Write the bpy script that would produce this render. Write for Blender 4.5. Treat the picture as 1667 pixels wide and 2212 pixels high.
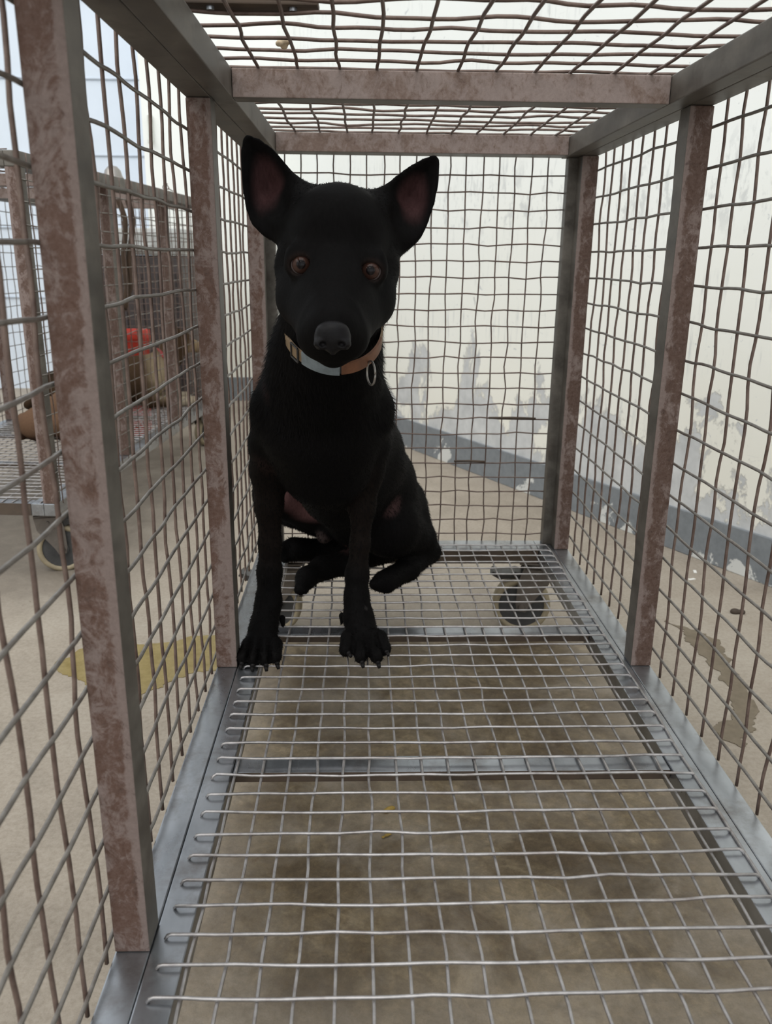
import bpy, bmesh, math, random
import numpy as np
from mathutils import Vector, Matrix
from mathutils.geometry import tessellate_polygon

for o in list(bpy.data.objects):
    bpy.data.objects.remove(o, do_unlink=True)
scene = bpy.context.scene
C = scene.collection
rnd = random.Random(11)

# ------------------------------------------------------------------ camera, sky, exposure
cam_d = bpy.data.cameras.new('camera')
cam = bpy.data.objects.new('camera', cam_d)
C.objects.link(cam)
scene.camera = cam
cam_d.sensor_fit = 'HORIZONTAL'
cam_d.sensor_width = 36.0
cam_d.lens = 1785.16 / 1667 * 36.0
cam_d.clip_start = 0.01
CAMP = Vector((0.1883, -1.6632, 0.5928))
yaw, pitch, roll = 0.0302, -0.2967, 0.0105
fw = Vector((math.sin(yaw) * math.cos(pitch), math.cos(yaw) * math.cos(pitch), math.sin(pitch)))
rt = Vector((math.cos(yaw), -math.sin(yaw), 0))
up = rt.cross(fw)
r2 = rt * math.cos(roll) + up * math.sin(roll)
u2 = -rt * math.sin(roll) + up * math.cos(roll)
M = Matrix((r2, u2, -fw)).transposed().to_4x4()
M.translation = CAMP
cam.matrix_world = M
cam_d.dof.use_dof = True
cam_d.dof.focus_distance = 1.05
cam_d.dof.aperture_fstop = 13.0

world = bpy.data.worlds.new('overcast_sky')
scene.world = world
world.use_nodes = True
bg = world.node_tree.nodes['Background']
bg.inputs['Color'].default_value = (0.93, 0.97, 1.0, 1)
bg.inputs['Strength'].default_value = 1.1

sun_d = bpy.data.lights.new('hazy_sun', 'SUN')
sun_d.energy = 1.7
sun_d.angle = math.radians(70)
sun_d.color = (1.0, 0.97, 0.92)
sun = bpy.data.objects.new('hazy_sun', sun_d)
C.objects.link(sun)
sun.rotation_euler = (math.radians(30), math.radians(-20), 0)

vs = scene.view_settings
vs.view_transform = 'Standard'
vs.look = 'None'
vs.gamma = 1.0
vs.use_curve_mapping = False
vs.exposure = 0.12

# ------------------------------------------------------------------ helpers
GZ = -0.2          # height of the ground below the cage floor


def tag(o, label=None, cat=None, group=None, kind=None):
    if label: o['label'] = label
    if cat: o['category'] = cat
    if group: o['group'] = group
    if kind: o['kind'] = kind
    return o


def empty(name, loc=(0, 0, 0), rz=0.0, parent=None):
    o = bpy.data.objects.new(name, None)
    C.objects.link(o)
    o.empty_display_size = 0.05
    o.location = loc
    o.rotation_euler = (0, 0, rz)
    if parent: o.parent = parent
    return o


def link(name, me, mats, parent=None, smooth=False):
    o = bpy.data.objects.new(name, me)
    C.objects.link(o)
    if not isinstance(mats, (list, tuple)): mats = [mats]
    if len(me.materials) == 0:
        for m in mats: me.materials.append(m)
    if smooth:
        me.shade_smooth()
    if parent: o.parent = parent
    return o


def bm_obj(name, bm, mats, parent=None, smooth=False):
    me = bpy.data.meshes.new(name)
    bm.normal_update()
    bm.to_mesh(me)
    bm.free()
    return link(name, me, mats, parent, smooth)


def add_box(bm, lo, hi, bev=0.0):
    r = bmesh.ops.create_cube(bm, size=1)
    vs_ = r['verts']
    for v in vs_:
        v.co = Vector([lo[i] + (v.co[i] + .5) * (hi[i] - lo[i]) for i in range(3)])
    if bev:
        es = list({e for v in vs_ for e in v.link_edges})
        bmesh.ops.bevel(bm, geom=es, offset=bev, segments=2, affect='EDGES', profile=0.6)


def box_obj(name, lo, hi, mats, parent=None, bev=0.0015, front=None):
    """bevelled bar; front = axis/sign of the face that takes the second material"""
    bm = bmesh.new()
    add_box(bm, lo, hi, bev)
    bm.normal_update()
    if front:
        for f in bm.faces:
            if f.normal[front[0]] * front[1] > 0.9: f.material_index = 1
    return bm_obj(name, bm, mats, parent)


def add_cyl(bm, p, q, r1, r2=None, seg=16, caps=True):
    p, q = Vector(p), Vector(q)
    if r2 is None: r2 = r1
    d = (q - p).normalized()
    a = d.orthogonal().normalized()
    b = d.cross(a)
    rings = []
    for c, r in ((p, r1), (q, r2)):
        rings.append([bm.verts.new(c + (a * math.cos(t) + b * math.sin(t)) * r)
                      for t in (2 * math.pi * i / seg for i in range(seg))])
    for i in range(seg):
        j = (i + 1) % seg
        bm.faces.new((rings[0][i], rings[0][j], rings[1][j], rings[1][i]))
    if caps:
        bm.faces.new(list(reversed(rings[0])))
        bm.faces.new(rings[1])


def tube_arrays(pts, r, n=5):
    """vertices and faces of a bent wire through pts"""
    P = np.array(pts, float)
    T = np.gradient(P, axis=0)
    T /= np.linalg.norm(T, axis=1)[:, None]
    ref = np.array([0.31, 0.52, 0.8])
    if np.abs(T @ ref).max() > .93: ref = np.array([0.75, -0.55, 0.36])
    A = np.cross(T, ref); A /= np.linalg.norm(A, axis=1)[:, None]
    B = np.cross(T, A)
    ang = np.arange(n) * 2 * math.pi / n
    V = (P[:, None, :] + r * (np.cos(ang)[None, :, None] * A[:, None, :] + np.sin(ang)[None, :, None] * B[:, None, :]))
    V = V.reshape(-1, 3)
    m = len(P)
    F = []
    for i in range(m - 1):
        for k in range(n):
            k2 = (k + 1) % n
            F.append((i * n + k, i * n + k2, (i + 1) * n + k2, (i + 1) * n + k))
    F.append(tuple(range(n - 1, -1, -1)))
    F.append(tuple((m - 1) * n + k for k in range(n)))
    return V, F


def wire(name, pts, r, mat, parent, n=5):
    V, F = tube_arrays(pts, r, n)
    me = bpy.data.meshes.new(name)
    me.from_pydata(V.tolist(), [], F)
    return link(name, me, mat, parent, smooth=True)


def bundle(name, lines, r, mat, parent, n=4):
    """many thin wires as one mesh"""
    VV, FF, off = [], [], 0
    for pts in lines:
        V, F = tube_arrays(pts, r, n)
        VV.extend(V.tolist()); FF.extend([tuple(i + off for i in f) for f in F]); off += len(V)
    me = bpy.data.meshes.new(name)
    me.from_pydata(VV, [], FF)
    return link(name, me, mat, parent, smooth=True)


def wob(n, amp, step=2.0):
    """irregular bends along a wire: n values"""
    k = max(2, int(n / step) + 2)
    c = np.array([rnd.gauss(0, amp) for _ in range(k)])
    x = np.linspace(0, k - 1.001, n)
    i = x.astype(int); f = x - i; f = f * f * (3 - 2 * f)
    return c[i] * (1 - f) + c[i + 1] * f


# ------------------------------------------------------------------ materials
def new_mat(name):
    m = bpy.data.materials.new(name)
    m.use_nodes = True
    nt = m.node_tree
    return m, nt, nt.nodes['Principled BSDF']


def node(nt, kind, **kw):
    n = nt.nodes.new(kind)
    for k, v in kw.items(): setattr(n, k, v)
    return n


def coords(nt, kind='Object', scale=(1, 1, 1), loc=(0, 0, 0)):
    tc = node(nt, 'ShaderNodeTexCoord')
    mp = node(nt, 'ShaderNodeMapping')
    mp.inputs['Scale'].default_value = scale
    mp.inputs['Location'].default_value = loc
    nt.links.new(tc.outputs[kind], mp.inputs['Vector'])
    return mp.outputs['Vector']


def noise(nt, vec, scale, detail=4, rough=0.6, dist=0.0):
    n = node(nt, 'ShaderNodeTexNoise')
    n.inputs['Scale'].default_value = scale
    n.inputs['Detail'].default_value = detail
    n.inputs['Roughness'].default_value = rough
    n.inputs['Distortion'].default_value = dist
    nt.links.new(vec, n.inputs['Vector'])
    return n.outputs['Fac']


def ramp(nt, fac, stops, interp='LINEAR'):
    r = node(nt, 'ShaderNodeValToRGB')
    r.color_ramp.interpolation = interp
    el = r.color_ramp.elements
    while len(el) > 1: el.remove(el[0])
    el[0].position = stops[0][0]
    for p, c in stops[1:]: el.new(p)
    for e, (p, c) in zip(sorted(el, key=lambda e: e.position), stops):
        e.position = p
        e.color = (*(c if isinstance(c, tuple) else (c, c, c)), 1)
    nt.links.new(fac, r.inputs['Fac'])
    return r.outputs['Color']


def mix(nt, fac, a, b, mode='MIX'):
    m = node(nt, 'ShaderNodeMix', data_type='RGBA', blend_type=mode)
    for sock, v in ((m.inputs[0], fac), (m.inputs[6], a), (m.inputs[7], b)):
        if isinstance(v, tuple): sock.default_value = (*v, 1)
        elif isinstance(v, (int, float)): sock.default_value = v
        else: nt.links.new(v, sock)
    return m.outputs[2]


def math_n(nt, op, a, b=None, clamp=False):
    m = node(nt, 'ShaderNodeMath', operation=op, use_clamp=clamp)
    for s, v in ((m.inputs[0], a), (m.inputs[1], b)):
        if v is None: continue
        if isinstance(v, (int, float)): s.default_value = v
        else: nt.links.new(v, s)
    return m.outputs[0]


def bump(nt, bsdf, h, strength=0.3, dist=0.002):
    b = node(nt, 'ShaderNodeBump')
    b.inputs['Strength'].default_value = strength
    b.inputs['Distance'].default_value = dist
    nt.links.new(h, b.inputs['Height'])
    nt.links.new(b.outputs['Normal'], bsdf.inputs['Normal'])


def plain(name, col, rough=0.6, metal=0.0, var=0.15, scale=20, spec=None):
    m, nt, b = new_mat(name)
    v = coords(nt)
    f = noise(nt, v, scale)
    dark = tuple(c * (1 - var) for c in col); light = tuple(min(1, c * (1 + var)) for c in col)
    nt.links.new(ramp(nt, f, [(0.3, dark), (0.7, light)]), b.inputs['Base Color'])
    b.inputs['Roughness'].default_value = rough
    b.inputs['Metallic'].default_value = metal
    if spec is not None: b.inputs['Specular IOR Level'].default_value = spec
    return m


def steel_mat(name, dark, light, rough=0.42, metal=0.75, stretch=(30, 3, 30), dirt=(0.10, 0.075, 0.05), dirt_amt=0.5):
    m, nt, b = new_mat(name)
    v = coords(nt)
    f = noise(nt, coords(nt, scale=stretch), 1.0, 5, 0.65)
    base = ramp(nt, f, [(0.3, dark), (0.7, light)])
    d = ramp(nt, noise(nt, v, 14, 6, 0.7), [(0.5, 0.0), (0.72, dirt_amt)])
    nt.links.new(mix(nt, d, base, dirt), b.inputs['Base Color'])
    b.inputs['Metallic'].default_value = metal
    nt.links.new(ramp(nt, f, [(0.2, rough * 0.8), (0.8, min(1, rough * 1.35))]), b.inputs['Roughness'])
    return m


def rust_mat(name, pale, brown, deep, lo=0.42, hi=0.6, edge=0):
    m, nt, b = new_mat(name)
    v = coords(nt)
    n1 = noise(nt, v, 16, 8, 0.72, 0.6)
    n2 = noise(nt, coords(nt, scale=(70, 70, 45)), 1.0, 8, 0.75, 0.9)
    n3 = noise(nt, v, 190, 5, 0.75, 0.3)
    s = math_n(nt, 'ADD', math_n(nt, 'MULTIPLY', n1, 0.55), math_n(nt, 'MULTIPLY', n2, 0.45))
    if edge:      # a clean strip along the inner edge of the post
        tc = node(nt, 'ShaderNodeTexCoord'); sp = node(nt, 'ShaderNodeSeparateXYZ')
        nt.links.new(tc.outputs['Generated'], sp.inputs[0])
        x = sp.outputs['X'] if edge > 0 else math_n(nt, 'SUBTRACT', 1.0, sp.outputs['X'])
        strip = math_n(nt, 'MULTIPLY', math_n(nt, 'SUBTRACT', x, 0.72, True), -0.75)
        s = math_n(nt, 'ADD', s, strip)
    mask = ramp(nt, s, [(lo, 0.0), (hi, 1.0)])
    col = mix(nt, mask, pale, brown)
    col = mix(nt, ramp(nt, n2, [(0.56, 0.0), (0.68, 0.75)]), col, deep)
    col = mix(nt, 0.28, col, ramp(nt, n3, [(0.3, tuple(c * .55 for c in brown)), (0.7, tuple(min(1, c * 1.25) for c in pale))]))
    nt.links.new(col, b.inputs['Base Color'])
    b.inputs['Roughness'].default_value = 0.8
    b.inputs['Metallic'].default_value = 0.0
    bump(nt, b, n3, 0.25, 0.0008)
    return m


M_STEEL = steel_mat('brushed_steel', (0.24, 0.255, 0.275), (0.52, 0.545, 0.58), 0.27, 0.9, (9, 4, 9), (0.15, 0.12, 0.095), 0.6)
M_STEEL_D = steel_mat('dull_dark_steel', (0.062, 0.054, 0.045), (0.185, 0.168, 0.145), 0.48, 0.4, (22, 9, 22), (0.06, 0.046, 0.035), 0.7)
M_RUST_LEFT = rust_mat('rusted_post', (0.215, 0.165, 0.148), (0.092, 0.043, 0.026), (0.038, 0.018, 0.011), 0.44, 0.52, 1)
M_RUST_RIGHT = rust_mat('rusted_post_mirrored', (0.215, 0.165, 0.148), (0.074, 0.036, 0.022), (0.032, 0.015, 0.009), 0.42, 0.50, -1)
M_RUST_L = rust_mat('lightly_rusted_steel', (0.27, 0.215, 0.195), (0.16, 0.105, 0.08), (0.08, 0.045, 0.03), 0.46, 0.56)
M_WIRE_SIDE = steel_mat('oxidised_wire', (0.085, 0.054, 0.044), (0.195, 0.14, 0.115), 0.5, 0.3, (60, 60, 60), (0.07, 0.04, 0.032), 0.8)
M_WIRE_GREY = steel_mat('worn_grey_wire', (0.15, 0.135, 0.12), (0.30, 0.28, 0.255), 0.42, 0.55, (60, 60, 60), (0.09, 0.06, 0.045), 0.7)
M_WIRE_FLOOR = steel_mat('galvanised_wire', (0.30, 0.285, 0.28), (0.52, 0.50, 0.495), 0.36, 0.75, (60, 60, 60), (0.20, 0.14, 0.11), 0.5)
M_UNDER = steel_mat('dirty_underside_steel', (0.05, 0.036, 0.027), (0.11, 0.08, 0.06), 0.7, 0.2, (15, 15, 15))

# ------------------------------------------------------------------ ground and walls
def concrete_mat():
    m, nt, b = new_mat('worn_concrete')
    v = coords(nt)
    big = noise(nt, v, 1.6, 5, 0.6, 0.4)
    mid = noise(nt, v, 9, 8, 0.7, 0.5)
    fine = noise(nt, v, 120, 6, 0.75)
    base = ramp(nt, math_n(nt, 'ADD', math_n(nt, 'MULTIPLY', big, 0.5), math_n(nt, 'MULTIPLY', mid, 0.5)),
                [(0.34, (0.20, 0.163, 0.118)), (0.5, (0.33, 0.28, 0.218)), (0.66, (0.41, 0.365, 0.298))])
    base = mix(nt, 0.42, base, ramp(nt, fine, [(0.28, (0.12, 0.10, 0.08)), (0.55, (0.31, 0.275, 0.235)), (0.8, (0.40, 0.37, 0.33))]))
    # brown dirt dropped through the cage floor, with the shade there painted in
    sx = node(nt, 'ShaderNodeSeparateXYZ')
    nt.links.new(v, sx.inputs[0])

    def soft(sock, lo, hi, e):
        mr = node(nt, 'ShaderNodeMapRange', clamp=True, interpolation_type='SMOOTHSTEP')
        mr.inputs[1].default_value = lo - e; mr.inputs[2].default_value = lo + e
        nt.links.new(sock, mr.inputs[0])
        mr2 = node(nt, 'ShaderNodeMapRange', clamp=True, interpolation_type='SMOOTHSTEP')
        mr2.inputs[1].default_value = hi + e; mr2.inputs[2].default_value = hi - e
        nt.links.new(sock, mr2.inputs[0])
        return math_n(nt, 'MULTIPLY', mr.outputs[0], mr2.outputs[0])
    dirt_shade_area = math_n(nt, 'MULTIPLY', soft(sx.outputs['X'], -0.02, 0.68, 0.10), soft(sx.outputs['Y'], -0.98, 0.05, 0.14))
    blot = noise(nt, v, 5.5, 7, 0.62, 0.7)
    dirt = math_n(nt, 'MULTIPLY', dirt_shade_area, ramp(nt, blot, [(0.32, 0.30), (0.45, 0.75), (0.58, 1.0)]))  # one mask for the dirt and the painted shade
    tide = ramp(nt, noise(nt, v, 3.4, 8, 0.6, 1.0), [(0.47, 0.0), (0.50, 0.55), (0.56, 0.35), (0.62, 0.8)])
    dirt_shade_col = ramp(nt, mid, [(0.34, (0.075, 0.049, 0.024)), (0.5, (0.15, 0.112, 0.064)), (0.64, (0.24, 0.188, 0.118))])
    dirt_shade_col = mix(nt, tide, dirt_shade_col, (0.075, 0.051, 0.027))
    dirt_shade_col = mix(nt, 0.65, dirt_shade_col, ramp(nt, noise(nt, v, 55, 8, 0.8, 0.4), [(0.32, 0.42), (0.5, 1.0), (0.68, 1.75)]), 'MULTIPLY')
    col = mix(nt, dirt, base, dirt_shade_col)
    spots = ramp(nt, noise(nt, v, 26, 6, 0.7, 1.2), [(0.66, 0.0), (0.72, 0.65)])
    spots = math_n(nt, 'MULTIPLY', spots, ramp(nt, big, [(0.42, 0.0), (0.6, 1.0)]))
    col = mix(nt, spots, col, (0.09, 0.05, 0.028))
    # darker strip of floor under the second cage
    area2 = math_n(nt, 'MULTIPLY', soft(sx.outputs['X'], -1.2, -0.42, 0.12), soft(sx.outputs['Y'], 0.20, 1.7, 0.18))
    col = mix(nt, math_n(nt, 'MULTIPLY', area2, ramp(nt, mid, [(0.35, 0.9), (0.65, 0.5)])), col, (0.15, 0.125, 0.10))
    nt.links.new(col, b.inputs['Base Color'])
    nt.links.new(ramp(nt, mid, [(0.3, 0.62), (0.7, 0.88)]), b.inputs['Roughness'])
    bump(nt, b, fine, 0.35, 0.003)
    return m


def wall_mat(name, peel=1.0):
    m, nt, b = new_mat(name)
    v = coords(nt)
    sx = node(nt, 'ShaderNodeSeparateXYZ')
    nt.links.new(v, sx.inputs[0])
    z = sx.outputs['Z']          # height above the ground
    tint = noise(nt, v, 1.3, 4, 0.5)
    low = node(nt, 'ShaderNodeMapRange', clamp=True)
    low.inputs[1].default_value = 0.25; low.inputs[2].default_value = 1.1
    nt.links.new(z, low.inputs[0])
    tint = math_n(nt, 'ADD', math_n(nt, 'MULTIPLY', tint, 0.5), math_n(nt, 'MULTIPLY', low.outputs[0], 0.5))
    paint = ramp(nt, tint, [(0.2, (0.80, 0.785, 0.70)), (0.5, (0.83, 0.835, 0.78)), (0.8, (0.88, 0.90, 0.875))])
    # flaking: strongest in a belt low on the wall
    flake = noise(nt, coords(nt, scale=(1, 1, 0.62)), 4.6, 9, 0.66, 0.35)
    belt = node(nt, 'ShaderNodeMapRange', clamp=True)
    belt.inputs[1].default_value = 0.12; belt.inputs[2].default_value = 0.62
    belt.inputs[3].default_value = 0.15 * peel; belt.inputs[4].default_value = -0.15
    nt.links.new(z, belt.inputs[0])
    fl = math_n(nt, 'ADD', flake, belt.outputs[0])
    mask = ramp(nt, fl, [(0.535, 0.0), (0.548, 1.0)])
    under = ramp(nt, noise(nt, v, 14, 6, 0.6), [(0.3, (0.45, 0.462, 0.466)), (0.7, (0.64, 0.65, 0.648))])
    edge = ramp(nt, fl, [(0.52, 0.0), (0.538, 0.5), (0.556, 0.0)])
    col = mix(nt, mask, paint, under)
    # small chips and brushed scratches higher up
    chips = ramp(nt, noise(nt, coords(nt, scale=(1, 1, 1.4)), 26, 6, 0.7, 0.8), [(0.655, 0.0), (0.67, 0.85)])
    col = mix(nt, math_n(nt, 'MULTIPLY', chips, 0.8 * peel), col, (0.46, 0.485, 0.50))
    scr = ramp(nt, noise(nt, coords(nt, scale=(55, 55, 5)), 1.0, 5, 0.7, 0.2), [(0.54, 0.0), (0.68, 0.75)])
    sel = ramp(nt, noise(nt, coords(nt, scale=(0.8, 0.8, 3.0)), 1.6, 3, 0.5), [(0.52, 0.0), (0.62, 1.0)])
    col = mix(nt, math_n(nt, 'MULTIPLY', math_n(nt, 'MULTIPLY', scr, sel), peel), col, (0.50, 0.52, 0.515))
    bandn = node(nt, 'ShaderNodeMapRange', clamp=True)
    bandn.inputs[1].default_value = 0.16; bandn.inputs[2].default_value = 0.04
    nt.links.new(math_n(nt, 'ABSOLUTE', math_n(nt, 'SUBTRACT', z, 0.98)), bandn.inputs[0])
    scuff = ramp(nt, noise(nt, coords(nt, scale=(24, 24, 9)), 1.0, 7, 0.75, 0.4), [(0.52, 0.0), (0.60, 0.8)])
    col = mix(nt, math_n(nt, 'MULTIPLY', math_n(nt, 'MULTIPLY', scuff, bandn.outputs[0]), 0.75 * peel), col, (0.52, 0.535, 0.53))
    scr2 = ramp(nt, noise(nt, coords(nt, scale=(5, 5, 90)), 1.0, 4, 0.7, 0.3), [(0.66, 0.0), (0.74, 0.5)])
    col = mix(nt, math_n(nt, 'MULTIPLY', scr2, 0.8 * peel), col, (0.52, 0.53, 0.51))
    col = mix(nt, math_n(nt, 'MULTIPLY', edge, peel), col, (0.42, 0.41, 0.38))
    nt.links.new(col, b.inputs['Base Color'])
    b.inputs['Roughness'].default_value = 0.75
    bump(nt, b, math_n(nt, 'SUBTRACT', 1.0, mask), 0.5, 0.002)
    return m


def skirting_mat(name, peel=1.0):
    m, nt, b = new_mat(name)
    v = coords(nt)
    f = noise(nt, v, 5.0, 8, 0.65, 0.4)
    n2 = noise(nt, v, 45, 5, 0.7)
    grey = ramp(nt, n2, [(0.3, (0.165, 0.18, 0.195)), (0.7, (0.215, 0.235, 0.25))])
    sx = node(nt, 'ShaderNodeSeparateXYZ')
    nt.links.new(v, sx.inputs[0])
    low = node(nt, 'ShaderNodeMapRange', clamp=True)
    low.inputs[1].default_value = 0.0; low.inputs[2].default_value = 0.14
    low.inputs[3].default_value = 0.06; low.inputs[4].default_value = -0.12
    nt.links.new(sx.outputs['Z'], low.inputs[0])
    mask = ramp(nt, math_n(nt, 'ADD', f, low.outputs[0]), [(0.60, 0.0), (0.615, peel)])
    col = mix(nt, mask, grey, (0.62, 0.63, 0.61))
    nt.links.new(col, b.inputs['Base Color'])
    b.inputs['Roughness'].default_value = 0.6
    return m


def struct(o):
    o['kind'] = 'structure'
    return o


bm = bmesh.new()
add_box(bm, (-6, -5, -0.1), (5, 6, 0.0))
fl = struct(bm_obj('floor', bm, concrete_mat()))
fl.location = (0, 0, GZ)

M_WALL = wall_mat('flaking_white_wall')
M_WALL_B = wall_mat('clean_white_wall', 0.15)
M_SKIRT = skirting_mat('grey_skirting_paint')
M_SKIRT_B = skirting_mat('grey_skirting_paint_clean', 0.0)

# right wall: a straight wall at an angle to the cage. local x runs along it, local -y faces the cage
ang = math.atan2(-1.55, 0.81)
WALL_H = 3.0
corner = Vector((-0.255, 3.14, GZ))
def wall_box(name, x0, x1, y0, y1, z0, z1, mat, loc, rz, bev=0.0):
    bm = bmesh.new()
    add_box(bm, (x0, y0, z0), (x1, y1, z1), bev)
    o = struct(bm_obj(name, bm, mat))
    o.location = loc
    o.rotation_euler = (0, 0, rz)
    return o
wall_box('wall_right', 0.0, 9.0, 0.0, 0.2, 0.0, WALL_H, M_WALL, corner, ang)
wall_box('baseboard_right', 0.0, 9.0, -0.008, 0.0, 0.0, 0.125, M_SKIRT, corner, ang, 0.003)
# far wall, with a shallow pale-blue recess at its left
wall_box('wall_back', -0.72, 0.02, 0.0, 0.2, 0.0, WALL_H, M_WALL_B, corner, 0.0)
wall_box('baseboard_back', -0.72, 0.0, -0.008, 0.0, 0.0, 0.135, M_SKIRT_B, corner, 0.0, 0.003)
M_BLUE = plain('pale_blue_paint', (0.70, 0.77, 0.86), 0.5, 0, 0.04, 3)
rec = wall_box('wall_recess', -4.2, -0.72, 0.42, 0.6, 0.0, WALL_H, M_BLUE, corner, 0.0)
wall_box('wall_recess_return', -0.72, -0.62, 0.2, 0.42, 0.0, WALL_H, M_BLUE, corner, 0.0)
# thin raised joints of the recess cladding
M_JOINT = plain('grey_joint', (0.42, 0.46, 0.52), 0.6)
k = 0
for zz in (0.55, 0.95, 1.35, 1.75, 2.15):
    o = wall_box('trim_%d' % (k + 1), -4.2, -0.722, 0.412, 0.42, zz - 0.003, zz + 0.003, M_JOINT, corner, 0.0); k += 1
# left wall of the yard, outside the frame, closes the place
wall_box('wall_left', 0.0, 8.0, 0.0, 0.2, 0.0, WALL_H, M_WALL_B, (-4.4, -4.5, GZ), math.pi / 2)

# ------------------------------------------------------------------ casters
M_TYRE = plain('cream_tyre', (0.30, 0.25, 0.165), 0.7, 0, 0.15, 30)
M_HUB = plain('dark_plastic_hub', (0.045, 0.045, 0.045), 0.55, 0, 0.4, 30)
M_FORK = steel_mat('pressed_zinc_fork', (0.10, 0.088, 0.078), (0.20, 0.175, 0.155), 0.5, 0.5, (20, 20, 20))
M_PEDAL = plain('black_brake_pedal', (0.035, 0.033, 0.032), 0.4, 0.2, 0.3, 40)


def make_caster(parent, loc, rz, pedal=True):
    """swivel caster; local x = trail direction, wheel axle along local y, origin at the mounting plate"""
    c = empty('caster', loc, rz, parent)
    R, cx, cz = 0.0635, 0.032, -0.1065
    bm = bmesh.new()
    seg = 28
    prof = [(-0.016, 0.050), (-0.017, 0.058), (-0.012, R), (0.012, R), (0.017, 0.058), (0.016, 0.050)]
    rings = []
    for i in range(seg):
        t = 2 * math.pi * i / seg
        rings.append([bm.verts.new((cx + r * math.cos(t), y, cz + r * math.sin(t))) for y, r in prof])
    for i in range(seg):
        a, b = rings[i], rings[(i + 1) % seg]
        for j in range(len(prof)):
            j2 = (j + 1) % len(prof)
            bm.faces.new((a[j], a[j2], b[j2], b[j]))
    bm_obj('tyre', bm, M_TYRE, c, True)
    bm = bmesh.new()
    add_cyl(bm, (cx, -0.013, cz), (cx, 0.013, cz), 0.0515, seg=28)
    add_cyl(bm, (cx, -0.020, cz), (cx, 0.020, cz), 0.016, seg=18)
    bm_obj('hub', bm, M_HUB, c)
    # fork: two tapered cheeks with a bridge
    bm = bmesh.new()
    for s in (-1, 1):
        y0, y1 = (0.0215 * s, 0.0245 * s)
        out = [(-0.030, -0.012), (0.030, -0.012), (0.042, -0.045), (cx + 0.013, cz + 0.006), (cx + 0.009, cz - 0.010),
               (cx - 0.009, cz - 0.012), (cx - 0.017, cz + 0.004), (-0.024, -0.05)]
        a = [bm.verts.new((x, y0, z)) for x, z in out]
        b = [bm.verts.new((x, y1, z)) for x, z in out]
        bm.faces.new(a); bm.faces.new(list(reversed(b)))
        for i in range(len(out)):
            j = (i + 1) % len(out)
            bm.faces.new((a[j], a[i], b[i], b[j]))
    add_box(bm, (-0.030, -0.0245, -0.020), (0.030, 0.0245, -0.0115), 0.002)
    add_cyl(bm, (0, 0, -0.0115), (0, 0, -0.004), 0.026, 0.022, 20)
    bmesh.ops.recalc_face_normals(bm, faces=bm.faces)
    bm_obj('fork', bm, M_FORK, c)
    bm = bmesh.new()
    add_box(bm, (-0.042, -0.034, -0.004), (0.042, 0.034, 0.0), 0.001)
    bm_obj('swivel_plate', bm, M_FORK, c)
    for s in (-1, 1):
        bm = bmesh.new()
        add_cyl(bm, (cx, 0.0245 * s, cz), (cx, 0.031 * s, cz), 0.0085, 0.006, 12)
        bmesh.ops.recalc_face_normals(bm, faces=bm.faces)
        bm_obj('axle_bolt', bm, M_FORK, c)
        bm = bmesh.new()
        add_cyl(bm, (0.004, 0.0245 * s, -0.03), (0.004, 0.028 * s, -0.03), 0.004, 0.003, 8)
        bmesh.ops.recalc_face_normals(bm, faces=bm.faces)
        bm_obj('rivet', bm, M_FORK, c)
    if pedal:
        bm = bmesh.new()
        prof = [(0.028, -0.030), (0.050, -0.026), (0.078, -0.034), (0.098, -0.028), (0.104, -0.034), (0.082, -0.046), (0.052, -0.040), (0.030, -0.050)]
        a = [bm.verts.new((x, -0.019, z)) for x, z in prof]
        b = [bm.verts.new((x, 0.019, z)) for x, z in prof]
        bm.faces.new(a); bm.faces.new(list(reversed(b)))
        for i in range(len(prof)):
            j = (i + 1) % len(prof)
            bm.faces.new((a[j], a[i], b[i], b[j]))
        bmesh.ops.recalc_face_normals(bm, faces=bm.faces)
        bm_obj('brake_pedal', bm, M_PEDAL, c)
    return c


# ------------------------------------------------------------------ the cage
W, D0, D1, D2, D3 = 0.6, -1.605, -1.068, -0.531, 0.0
PW = 0.031
ZT, ZTT = 0.7826, 0.8157       # underside and top of the upper frame
YB = 0.062                     # plane of the rear mesh
WR = 0.0020
RAD = {'side_wire': 0.0020, 'side_wire_h': 0.0020, 'roof_wire': 0.0021, 'floor_wire': 0.0018, 'back_wire': 0.0015}


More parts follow.
